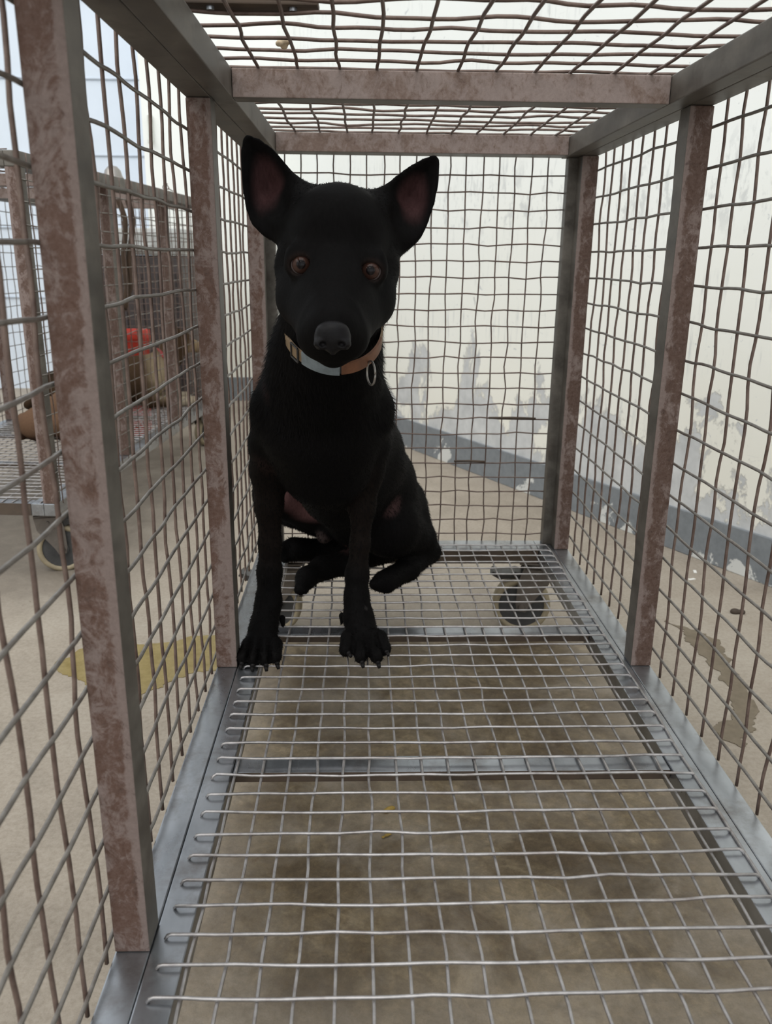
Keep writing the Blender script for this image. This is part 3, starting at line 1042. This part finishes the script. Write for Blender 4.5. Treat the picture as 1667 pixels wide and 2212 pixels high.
# eyes: lids, then an almond opening
tilt = math.radians(-4)
Rt = Matrix.Rotation(0, 3, 'Y')
for s, e in ((-1, g['eyeL']), (1, g['eyeR'])):
    fd.ell((e[0] + 0, e[1] + 0.004, e[2]), (0.0195, 0.0165, 0.0175), 0.008)
    a = math.radians(10 * s + 5)
    R = ((math.cos(a), 0, -math.sin(a)), (0, 1, 0), (math.sin(a), 0, math.cos(a)))
    fd.ell((e[0], e[1] - 0.006, e[2] - 0.0005), (0.0122, 0.0150, 0.0100), 0.002, 'cut', R)
    fd.cone((e[0] - 0.009, e[1] + 0.002, e[2] + 0.0140, 0.0055), (e[0] + 0.009, e[1] + 0.002, e[2] + 0.0140, 0.0055), 0.012)
# ears
fd.ear(D['earL'], -0.640, 0.012, lean=-0.02)
fd.ear(D['earR'], -0.640, 0.012, lean=-0.02)
fd.cone((0.098, -0.640, 0.640, 0.024), (0.118, -0.650, 0.645, 0.028), 0.02)
fd.cone((0.226, -0.640, 0.628, 0.024), (0.206, -0.650, 0.636, 0.028), 0.02)
# hollow of each ear, open to the front
fd.cone((0.086, -0.672, 0.655, 0.020), (0.078, -0.672, 0.685, 0.014), 0.010, 'cut')
fd.cone((0.240, -0.672, 0.642, 0.020), (0.250, -0.672, 0.668, 0.014), 0.010, 'cut')
me, V, Q = fd.mesh('dog')
pk = []
for n, r, c, a in (('pkThigh', (0.055, 0.08, 0.035), (0.16, 0.082, 0.08), 1.0), ('pkThigh2', (0.035, 0.08, 0.045), (0.16, 0.082, 0.08), 0.9),
                   ('pkGroin', (0.045, 0.06, 0.03), (0.085, 0.048, 0.045), 0.8), ('sheath', 0.018, (0.085, 0.06, 0.056), 0.9),
                   ('pkKnee', (0.026, 0.03, 0.03), (0.075, 0.042, 0.042), 0.75), ('pkWound', (0.009, 0.03, 0.017), (0.24, 0.095, 0.065), 1.0),
                   ('pkSh', (0.02, 0.03, 0.028), (0.045, 0.022, 0.022), 0.7), ('pkCh', (0.012, 0.03, 0.045), (0.05, 0.025, 0.024), 0.7),
                   ('pkElb', (0.03, 0.03, 0.03), (0.035, 0.02, 0.018), 0.6), ('pkElbR', (0.03, 0.03, 0.03), (0.035, 0.02, 0.018), 0.6)):
    pk.append((g[n], r, c, a))
for s in 'LR':      # brownish forelegs
    pk.append((g['fm' + s], (0.04, 0.05, 0.13), BROWNB, 0.8))
# bare inner ears
for c, r in (((0.080, -0.632, 0.668), (0.026, 0.024, 0.050)), ((0.246, -0.632, 0.655), (0.026, 0.024, 0.046))):
    pk.append((c, r, (0.048, 0.023, 0.023), 0.9))
pk.append((g['nose'], (0.021, 0.018, 0.017), (0.016, 0.014, 0.015), 1.0))
for e in ('eyeL', 'eyeR'):
    pk.append((g[e], (0.0165, 0.02, 0.0145), (0.032, 0.022, 0.019), 0.9))
for p, r in (((0.1445, -0.735, 0.630), 0.0035), ((0.030, -0.45, 0.115), 0.006), ((0.190, -0.45, 0.105), 0.004), ((0.196, -0.46, 0.066), 0.004), ((0.198, -0.46, 0.052), 0.0045)):
    pk.append((p, r, (0.05, 0.047, 0.045), 0.6))
paint(me, V, BLACK, pk)
M_COAT = coat_mat('short_black_coat')
dog = link('dog', me, M_COAT)
tag(dog, 'black short-haired dog with upright ears sitting in the cage facing out', 'dog')
M_FUR = plain('black_hair', (0.0050, 0.0046, 0.0046), 0.6, 0, 0.2, 40, 0.03)
def flen(p):
    z = p[:, 2]
    L = np.full(len(p), 0.0055)
    ruff = (z > 0.36) & (z < 0.54) & (p[:, 1] > -0.62)
    L[ruff] = 0.013
    L[(z < 0.2) & (p[:, 1] > -0.2)] = 0.008
    L[z > 0.56] = 0.004
    return L
def fkeep(p, n):
    ear_in = ((np.abs(p[:, 0] - 0.080) < 0.03) | (np.abs(p[:, 0] - 0.246) < 0.03)) & (p[:, 2] > 0.615) & (n[:, 1] < 0)
    face = (p[:, 1] < -0.70)
    bare = (np.abs(p[:, 0] - 0.085) < 0.05) & (p[:, 1] > -0.2) & (p[:, 2] > 0.10) & (p[:, 2] < 0.21)
    return ~(ear_in | face | bare)
fur('fur', V, Q, 52000, dog, M_FUR, flen, keep=fkeep)

# eyes
M_EYE_W = plain('eye_white', (0.35, 0.30, 0.27), 0.15, 0, 0.1, 50)
def eye_mat():
    m, nt, b = new_mat('brown_eye')
    v = coords(nt)
    gr = node(nt, 'ShaderNodeVectorMath', operation='LENGTH')
    sep = node(nt, 'ShaderNodeSeparateXYZ'); nt.links.new(v, sep.inputs[0])
    cmb = node(nt, 'ShaderNodeCombineXYZ')
    nt.links.new(sep.outputs['X'], cmb.inputs['X']); nt.links.new(sep.outputs['Z'], cmb.inputs['Z'])
    nt.links.new(cmb.outputs[0], gr.inputs[0])
    d = math_n(nt, 'MULTIPLY', gr.outputs['Value'], 100.0)
    nt.links.new(ramp(nt, d, [(0.0, (0.006, 0.005, 0.006)), (0.46, (0.008, 0.006, 0.006)), (0.52, (0.045, 0.022, 0.016)), (0.86, (0.055, 0.028, 0.021)),
                              (0.96, (0.018, 0.011, 0.009)), (1.0, (0.15, 0.12, 0.115))]), b.inputs['Base Color'])
    b.inputs['Roughness'].default_value = 0.04
    b.inputs['Specular IOR Level'].default_value = 0.2
    return m
M_EYE = eye_mat()
bm = bmesh.new()
bmesh.ops.create_uvsphere(bm, u_segments=28, v_segments=18, radius=0.0125, matrix=Matrix.Rotation(math.pi / 2, 4, 'X'))
eme = bpy.data.meshes.new('eye'); bm.to_mesh(eme); bm.free()
for e in ('eyeL', 'eyeR'):
    o = link('eye', eme, M_EYE, dog, True)
    o.location = (D[e][0], D[e][1] + 0.0025, D[e][2])
# nose leather and nostrils
nz = Field((0.12, -0.85, 0.48), (0.20, -0.77, 0.56), 0.001)
n0 = D['nose']
nz.ell((n0[0], n0[1] + 0.002, n0[2] + 0.001), (0.0185, 0.0125, 0.0135), 0.004)
nz.ell((n0[0], n0[1] + 0.003, n0[2] + 0.009), (0.0150, 0.0120, 0.0080), 0.006)
nz.cone((n0[0], n0[1] - 0.001, n0[2] - 0.008, 0.006), (n0[0], n0[1] + 0.008, n0[2] - 0.013, 0.004), 0.004)
for s in (-1, 1):
    nz.ell((n0[0] + s * 0.0125, n0[1] - 0.004, n0[2] - 0.0045), (0.0062, 0.0062, 0.0060), 0.003)
    nz.ell((n0[0] + s * 0.0092, n0[1] - 0.0125, n0[2] - 0.0048), (0.0042, 0.0075, 0.0034), 0.0015, 'cut')
    nz.cone((n0[0] + s * 0.0125, n0[1] - 0.0115, n0[2] - 0.0075, 0.0010), (n0[0] + s * 0.0185, n0[1] - 0.003, n0[2] - 0.0085, 0.0010), 0.001, 'cut')
nz.cone((n0[0], n0[1] - 0.0125, n0[2] - 0.001, 0.0008), (n0[0], n0[1] - 0.010, n0[2] - 0.016, 0.0008), 0.001, 'cut')
nme, _, _ = nz.mesh('nose')
m, nt, b = new_mat('nose_leather')
v = coords(nt)
f = noise(nt, v, 600, 3, 0.6)
nt.links.new(ramp(nt, f, [(0.3, (0.004, 0.0035, 0.004)), (0.7, (0.008, 0.007, 0.008))]), b.inputs['Base Color'])
b.inputs['Roughness'].default_value = 0.45
b.inputs['Specular IOR Level'].default_value = 0.16
bump(nt, b, f, 0.3, 0.0005)
link('nose', nme, m, dog)
# claws
M_CLAW = plain('black_claw', (0.008, 0.007, 0.007), 0.5, 0, 0.3, 60, 0.15)
for s in 'RL':
    for i in range(4):
        b0 = D['t%s%db' % (s, i)]; t0 = D['c%s%d' % (s, i)]
        bm = bmesh.new()
        a = Vector((b0[0], b0[1], max(b0[2], b0[3] + 0.0055)))
        q = Vector((t0[0], t0[1], max(t0[2], 0.0075)))
        dr = (q - a).normalized()
        add_cyl(bm, a + dr * 0.005, a + dr * 0.013, 0.0042, 0.0036, 8)
        add_cyl(bm, a + dr * 0.013, a + dr * 0.0185 + Vector((0, 0, -0.0015)), 0.0036, 0.0022, 8)
        bm_obj('claw', bm, M_CLAW, dog, True)

# collar: a loose flat band round the neck; tan leather, orange leather and a taped stretch
cc = Vector(D['colC'])
e1 = Vector((0.061, 0.0, -0.002)); e2 = Vector((0.006, -0.068, -0.044))
axis = e1.cross(e2).normalized()
def col_pt(t, off, out=0.0):
    p = cc + e1 * math.cos(t) + e2 * math.sin(t)
    o = (e1 * math.cos(t) + e2 * math.sin(t)).normalized()
    return p + axis * off + o * out
def band(name, t0, t1, w, th, mat, parent, out=0.0, n=28):
    bm = bmesh.new()
    rings = []
    for i in range(n + 1):
        t = t0 + (t1 - t0) * i / n
        rings.append([bm.verts.new(col_pt(t, a, o + out)) for a, o in ((-w, 0), (w, 0), (w * .9, th), (-w * .9, th))])
    for a, b_ in zip(rings, rings[1:]):
        for j in range(4):
            k_ = (j + 1) % 4
            bm.faces.new((a[j], a[k_], b_[k_], b_[j]))
    bm.faces.new(rings[0][::-1]); bm.faces.new(rings[-1])
    bmesh.ops.recalc_face_normals(bm, faces=bm.faces)
    return bm_obj(name, bm, mat, parent, False)
M_TAN = plain('tan_leather', (0.20, 0.135, 0.075), 0.6, 0, 0.3, 60)
M_ORANGE = plain('orange_leather', (0.15, 0.062, 0.03), 0.55, 0, 0.3, 60)
M_TAPE = plain('pale_blue_tape', (0.165, 0.195, 0.21), 0.6, 0, 0.2, 120)
M_CHROME = plain('worn_chrome', (0.30, 0.28, 0.26), 0.3, 0.8, 0.1, 40)
TAU = 2 * math.pi
collar = band('collar', math.radians(120), math.radians(360 + 25), 0.0085, 0.0025, M_TAN, dog, 0, 60)
collar['label'] = 'tan and orange leather collar patched with pale blue tape'
band('tan_strap', math.radians(135), math.radians(200), 0.0085, 0.0028, M_TAN, collar, 0.0006)
band('orange_strap', math.radians(20), math.radians(84), 0.0088, 0.003, M_ORANGE, collar)
band('tape', math.radians(86), math.radians(130), 0.0100, 0.0034, M_TAPE, collar)
band('dark_gap', math.radians(83), math.radians(87), 0.0075, 0.0025, M_PEDAL, collar)
# buckle
bm = bmesh.new()
tb = math.radians(140)
for off in (-0.0105, 0.0105):
    add_cyl(bm, col_pt(tb - 0.09, off, 0.004), col_pt(tb + 0.09, off, 0.004), 0.0013, seg=8)
for dt in (-0.09, 0.09):
    add_cyl(bm, col_pt(tb + dt, -0.0105, 0.004), col_pt(tb + dt, 0.0105, 0.004), 0.0013, seg=8)
bm_obj('buckle', bm, M_PEDAL, collar)
# hanging ring
bm = bmesh.new()
tr = math.radians(52)
rc = col_pt(tr, 0, 0.004) + Vector((0.004, -0.004, -0.013))
prev = None
ringpts = [rc + Vector((0.35 * 0.014 * math.cos(a), -0.9 * 0.014 * math.cos(a), 0.0145 * math.sin(a))) for a in (TAU * i / 20 for i in range(21))]
bm.free()
wire('ring', ringpts, 0.0013, M_CHROME, collar, 8)

# ------------------------------------------------------------------ animals and things in the second cage
def c2(p):       # from second-cage space to the world
    return tuple(rot @ Vector(p) + cage2.location)

def lying_dog(name, label, base, patches, origin, rz, sc=1.0, tail=True):
    """resting dog, chest on the floor, head raised; local +x = forward"""
    f = Field((-0.45, -0.16, -0.01), (0.42, 0.16, 0.40), 0.006)
    f.chain([(-0.30, 0, 0.095, 0.085), (-0.12, 0, 0.115, 0.085), (0.05, 0, 0.125, 0.095), (0.13, 0, 0.15, 0.08)], 0.04)
    f.chain([(0.13, 0, 0.16, 0.07), (0.19, 0.01, 0.22, 0.055), (0.225, 0.015, 0.27, 0.052)], 0.03)
    f.ell((0.235, 0.015, 0.285), (0.062, 0.055, 0.056), 0.02)
    f.cone((0.27, 0.015, 0.272, 0.036), (0.345, 0.018, 0.25, 0.022), 0.02)
    f.ell((0.365, 0.018, 0.255), (0.012, 0.012, 0.01), 0.006)
    for s in (-1, 1):
        f.cone((0.225, 0.015 + s * 0.045, 0.325, 0.016), (0.20, 0.015 + s * 0.058, 0.375, 0.007), 0.012)
        f.chain([(0.08, s * 0.07, 0.11, 0.045), (0.06, s * 0.085, 0.035, 0.028), (0.20, s * 0.075, 0.024, 0.021), (0.27, s * 0.07, 0.024, 0.022)], 0.015)
        f.chain([(-0.27, s * 0.075, 0.09, 0.06), (-0.17, s * 0.105, 0.07, 0.045), (-0.26, s * 0.115, 0.028, 0.022), (-0.14, s * 0.12, 0.022, 0.02)], 0.02)
    if tail: f.chain([(-0.37, 0, 0.07, 0.024), (-0.42, 0.06, 0.03, 0.018), (-0.36, 0.13, 0.02, 0.014)], 0.015)
    me, V, Q = f.mesh(name)
    paint(me, V, base, patches)
    o = link(name, me, coat_mat(name + '_coat', 0.8))
    o.location = origin; o.rotation_euler = (0, 0, rz); o.scale = (sc, sc, sc)
    tag(o, label, 'dog', 'dogs in the second cage')
    bm = bmesh.new()
    for s in (-1, 1):
        bmesh.ops.create_uvsphere(bm, u_segments=10, v_segments=8, radius=0.008, matrix=Matrix.Translation((0.283, 0.016 + s * 0.030, 0.298)))
    bm_obj('eyes', bm, M_HUB, o, True)
    return o

d2 = lying_dog('dog', 'brown and cream dog with red collar lying in the second cage',
               (0.055, 0.034, 0.02), [((0.12, 0, 0.12), (0.09, 0.14, 0.13), (0.36, 0.29, 0.19), 0.9), ((0.30, 0.018, 0.26), (0.09, 0.06, 0.05), (0.30, 0.22, 0.13), 0.8),
                ((0.24, 0, 0.02), (0.12, 0.14, 0.05), (0.42, 0.36, 0.27), 0.9), ((-0.2, 0, 0.16), (0.2, 0.1, 0.07), (0.018, 0.013, 0.01), 0.9)],
               c2((0.35, -0.25, 0.006)), math.radians(25), 0.9)
bm = bmesh.new()
cpts = [(0.165 + 0.022 * math.cos(a), 0.008 + 0.066 * math.sin(a), 0.195 - 0.056 * math.cos(a)) for a in (TAU * i / 28 for i in range(29))]
for a, b_ in zip(cpts, cpts[1:]): add_cyl(bm, a, b_, 0.009, seg=8)
cl = bm_obj('collar', bm, plain('red_collar', (0.25, 0.02, 0.02), 0.6), d2, True)
cl['label'] = 'red collar'
d3 = lying_dog('dog', 'tan dog lying at the near left of the second cage', (0.15, 0.088, 0.055),
               [((-0.2, 0, 0.02), (0.3, 0.2, 0.04), (0.04, 0.022, 0.016), 0.9), ((0.22, 0, 0.30), (0.12, 0.08, 0.07), (0.07, 0.045, 0.03), 0.9)],
               c2((0.30, -0.75, 0.006)), math.radians(82), 0.64, False)

# red plastic bucket
bm = bmesh.new()
prof = [(0.0, 0.0), (0.075, 0.0), (0.1, 0.18), (0.108, 0.18), (0.108, 0.195), (0.098, 0.195), (0.074, 0.012), (0.0, 0.012)]
seg = 28
rings = []
for i in range(seg):
    t = TAU * i / seg
    rings.append([bm.verts.new((r * math.cos(t), r * math.sin(t), z)) for r, z in prof])
for i in range(seg):
    a, b_ = rings[i], rings[(i + 1) % seg]
    for j in range(len(prof) - 1):
        bm.faces.new((a[j], a[j + 1], b_[j + 1], b_[j]))
bmesh.ops.remove_doubles(bm, verts=bm.verts, dist=1e-5)
bmesh.ops.recalc_face_normals(bm, faces=bm.faces)
bk = empty('bucket', (-0.850, 2.17, GZ))
bk.scale = (0.72, 0.72, 2.45)
tag(bk, 'red plastic bucket behind the second cage', 'bucket')
bm_obj('body', bm, plain('red_plastic', (0.55, 0.05, 0.03), 0.4, 0, 0.08), bk, True)
bm = bmesh.new()
hp = [(0.105 * math.cos(a), 0.02, 0.185 - 0.10 * math.sin(a) * 0.5) for a in (math.pi * i / 16 for i in range(17))]
for a, b_ in zip(hp, hp[1:]): add_cyl(bm, a, b_, 0.003, seg=6)
bm_obj('handle', bm, plain('orange_plastic', (0.6, 0.16, 0.06), 0.4), bk, True)

# dark plastic crate and grey board standing behind the second cage
bx = empty('storage_bin', c2((0.0, 0.42, GZ)), c2a)
tag(bx, 'dark plastic storage bin with a pale grey lid behind the second cage', 'bin')
bm = bmesh.new()
add_box(bm, (0, 0, 0), (0.40, 0.40, 0.80), 0.02)
for i in range(5):
    add_box(bm, (0.03 + 0.08 * i, -0.008, 0.05), (0.05 + 0.08 * i, 0.002, 0.72), 0.002)
bm_obj('body', bm, plain('dark_brown_plastic', (0.055, 0.045, 0.045), 0.55, 0, 0.2), bx)
bm = bmesh.new()
add_box(bm, (-0.015, -0.02, 0.802), (0.415, 0.415, 0.92), 0.02)
add_box(bm, (0.12, -0.035, 0.82), (0.28, -0.02, 0.85), 0.004)
bm_obj('lid', bm, plain('pale_grey_plastic', (0.42, 0.43, 0.42), 0.5, 0, 0.1), bx)

# leash hanging inside the second cage
lp = [c2((0.40, -0.35, 0.80)), c2((0.41, -0.35, 0.72)), c2((0.40, -0.36, 0.60)), c2((0.42, -0.355, 0.48)), c2((0.41, -0.36, 0.40))]
tt = np.linspace(0, 1, 22)
lpa = np.array(lp)
loop = np.stack([np.interp(tt, np.linspace(0, 1, 5), lpa[:, i]) for i in range(3)], 1)
loop[:, 0] += 0.014 * np.sin(tt * 5.0)
back = loop[::-1][4:].copy()
back[:, 0] += 0.03 * np.linspace(0.2, 1, len(back)); back[:, 1] += 0.02
tag(wire('leash', np.concatenate([loop, back]), 0.010, plain('brown_webbing', (0.06, 0.034, 0.018), 0.7, 0, 0.3, 30), None, 8), 'brown webbing leash hanging from the roof inside the second cage', 'leash')

# steel bowl and wire ring on the roof of the second cage
bm = bmesh.new()
pr = [(0.0, 0.045), (0.03, 0.042), (0.052, 0.028), (0.062, 0.008), (0.07, 0.0)]
rr = []
for i in range(24):
    t = TAU * i / 24
    rr.append([bm.verts.new((r * math.cos(t), r * math.sin(t), z)) for r, z in pr])
for i in range(24):
    a, b_ = rr[i], rr[(i + 1) % 24]
    for j in range(len(pr) - 1): bm.faces.new((a[j], b_[j], b_[j + 1], a[j + 1]))
bmesh.ops.remove_doubles(bm, verts=bm.verts, dist=1e-5)
bmesh.ops.recalc_face_normals(bm, faces=bm.faces)
bw = bm_obj('bowl', bm, M_CHROME, None, True)
bw.location = c2((0.575, -0.86, ZTT + 0.007)); bw.scale = (0.45, 0.45, 0.8)
tag(bw, 'small upturned steel bowl on top of the second cage', 'bowl')
bm = bmesh.new()
for cxr in (0.0, 0.022):
    rp = [(cxr + 0.010 * math.cos(a), 0.004 * math.sin(2 * a), 0.012 + 0.010 * math.sin(a)) for a in (TAU * i / 14 for i in range(15))]
    for a, b_ in zip(rp, rp[1:]): add_cyl(bm, a, b_, 0.0018, seg=6)
add_cyl(bm, (0.03, 0, 0.006), (0.10, 0.01, 0.002), 0.0018, seg=6)
wr = bm_obj('wire_tie', bm, M_WIRE_SIDE, None, True)
wr.location = c2((0.60, -0.42, ZTT + 0.008)); wr.rotation_euler = (0, 0, math.radians(80))
tag(wr, 'twisted wire tie lying on the roof edge of the second cage', 'wire')

# dark hinge bar lying on the roof mesh of the main cage
lb = empty('latch_bar', (0.07, -0.74, ZTT + 2 * WR + 0.004))
tag(lb, 'dark steel latch bar lying on the cage roof above the dog', 'latch')
bm = bmesh.new()
add_box(bm, (-0.055, -0.018, 0.0025), (0.075, 0.014, 0.010), 0.0015)
bm_obj('plate', bm, M_UNDER, lb)
bm = bmesh.new()
add_cyl(bm, (-0.10, 0.006, 0.006), (0.05, 0.006, 0.006), 0.0045, seg=10)
bm_obj('bolt', bm, M_UNDER, lb, True)
for x in (-0.03, 0.05):
    bm = bmesh.new()
    add_cyl(bm, (x, -0.008, -0.001), (x, -0.008, 0.0125), 0.004, seg=10)
    bm_obj('rivet', bm, M_STEEL, lb)

# scrap of food stuck to the roof wires
def lump(name, pts, h, mat, label, cat, seed=1):
    lo = np.min([np.array(p[:3]) - p[3] - .004 for p in pts], 0); hi = np.max([np.array(p[:3]) + p[3] + .004 for p in pts], 0)
    f = Field(lo, hi, h)
    for p in pts: f.ell(p[:3], (p[3], p[3] * .8, p[3] * .7), 0.003)
    me_, V_, Q_ = f.mesh(name)
    return tag(link(name, me_, mat), label, cat)
M_CRUMB = plain('cream_crumb', (0.55, 0.44, 0.30), 0.8, 0, 0.3, 200)
lump('food_scrap', [(0.100, -0.643, 0.820, 0.0055), (0.106, -0.641, 0.821, 0.005), (0.097, -0.647, 0.817, 0.0045), (0.1015, -0.640, 0.8155, 0.004)], 0.0012, M_CRUMB,
     'small cream scrap of food stuck on the roof wires', 'food scrap')
M_YEL = plain('yellow_crumb', (0.30, 0.20, 0.04), 0.7, 0, 0.3, 100)
for (x, y), lab in zip(((0.229, -0.608), (0.224, -0.666)), ('yellow crumb on the ground under the cage, farther from the camera', 'yellow crumb on the ground under the cage, nearer the camera')):
    s_ = 1.0 if y > -0.65 else 0.6
    lump('crumb', [(x, y, GZ + 0.003, 0.0055 * s_), (x + 0.005, y + 0.003, GZ + 0.003, 0.005 * s_), (x - 0.005, y - 0.004, GZ + 0.003, 0.0045 * s_)], 0.0012, M_YEL, lab, 'crumb')
lump('pebble', [(1.07, 0.115, GZ + 0.004, 0.011), (1.085, 0.112, GZ + 0.004, 0.009)], 0.0015, plain('dark_pebble', (0.05, 0.035, 0.025), 0.8), 'dark pebble on the concrete beyond the cage at the right', 'pebble')
M_PAPER = plain('white_chip', (0.75, 0.74, 0.70), 0.7)
for i, (x, y) in enumerate(((1.05, 0.33), (1.08, 0.385))):
    bm = bmesh.new()
    add_box(bm, (-0.010, -0.004, 0), (0.010, 0.004, 0.0015), 0.0004)
    o = bm_obj('paint_chip', bm, M_PAPER); o.location = (x, y, GZ + 0.0002); o.rotation_euler = (0, 0, 0.3 + i)
    tag(o, 'white paint chip on the ground right of the cage, ' + ('nearer the pebble' if i == 0 else 'closer to the skirting'), 'paint chip', 'fallen paint chips')

# puddles: thin films with ragged outlines
def puddle(name, outline, mat, label, cat, seed, jag=0.012):
    g_ = random.Random(seed)
    P = [Vector((x, y, 0)) for x, y in outline]
    for it in range(4):
        Q_ = []
        for a, b_ in zip(P, P[1:] + P[:1]):
            e_ = b_ - a
            m_ = (a + b_) / 2 + Vector((-e_.y, e_.x, 0)) * max(-.28, min(.28, g_.gauss(0, 0.16)))
            Q_ += [a, m_]
        P = Q_
    c0 = sum(P, Vector()) / len(P)
    bm = bmesh.new()
    lo_ = [bm.verts.new((p.x, p.y, 0)) for p in P]
    hi_ = [bm.verts.new((p.x, p.y, 0.0012)) for p in P]
    n_ = len(P)
    for i in range(n_):
        j = (i + 1) % n_
        bm.faces.new((lo_[i], lo_[j], hi_[j], hi_[i]))
    for t in tessellate_polygon([P]):
        f_ = bm.faces.new([hi_[i] for i in t])
        f_.normal_update()
        if f_.normal.z < 0: f_.normal_flip()
    o = bm_obj(name, bm, mat)
    o.location = (0, 0, GZ + 0.0003)
    return tag(o, label, cat)
def wet(name, c1, c2_, rough=0.18):
    m, nt, b = new_mat(name)
    f = noise(nt, coords(nt), 40, 6, 0.7)
    nt.links.new(ramp(nt, f, [(0.3, c1), (0.7, c2_)]), b.inputs['Base Color'])
    b.inputs['Roughness'].default_value = rough
    return m
puddle('urine_puddle', [(-0.43, -0.145), (-0.395, -0.06), (-0.30, -0.045), (-0.20, -0.02), (-0.11, 0.005), (-0.03, 0.0), (-0.02, -0.10), (-0.10, -0.16), (-0.17, -0.19),
                        (-0.21, -0.235), (-0.235, -0.34), (-0.285, -0.36), (-0.31, -0.28), (-0.33, -0.23), (-0.36, -0.20)],
       wet('yellow_urine', (0.20, 0.15, 0.05), (0.30, 0.235, 0.10)), 'yellow urine puddle on the concrete left of the cage', 'puddle', 4)
puddle('damp_patch', [(0.89, 0.075), (0.925, 0.035), (0.955, 0.0), (0.962, -0.055), (0.955, -0.09), (0.945, -0.16), (0.94, -0.24), (0.905, -0.355), (0.875, -0.40), (0.84, -0.45), (0.81, -0.42),
                      (0.83, -0.37), (0.86, -0.36), (0.885, -0.28), (0.90, -0.20), (0.90, -0.10), (0.90, -0.04), (0.915, 0.02)],
       wet('damp_concrete', (0.115, 0.09, 0.058), (0.18, 0.145, 0.10), 0.55), 'brown damp streak on the concrete right of the cage', 'damp patch', 9, 0.009)

# folded bracket on the far wall, seen through the left side of the cage
bm = bmesh.new()
add_box(bm, (-0.012, -0.020, -0.075), (0.012, 0.0, 0.055), 0.003)
add_box(bm, (-0.012, -0.045, -0.085), (0.012, -0.020, -0.065), 0.003)
add_cyl(bm, (0, -0.046, -0.076), (0, -0.052, -0.076), 0.008, seg=10)
hk = bm_obj('wall_bracket', bm, plain('ivory_plastic', (0.62, 0.63, 0.58), 0.5))
hk.location = (-0.93, 3.138, 1.25)
tag(hk, 'small ivory bracket fixed high on the far wall', 'bracket')
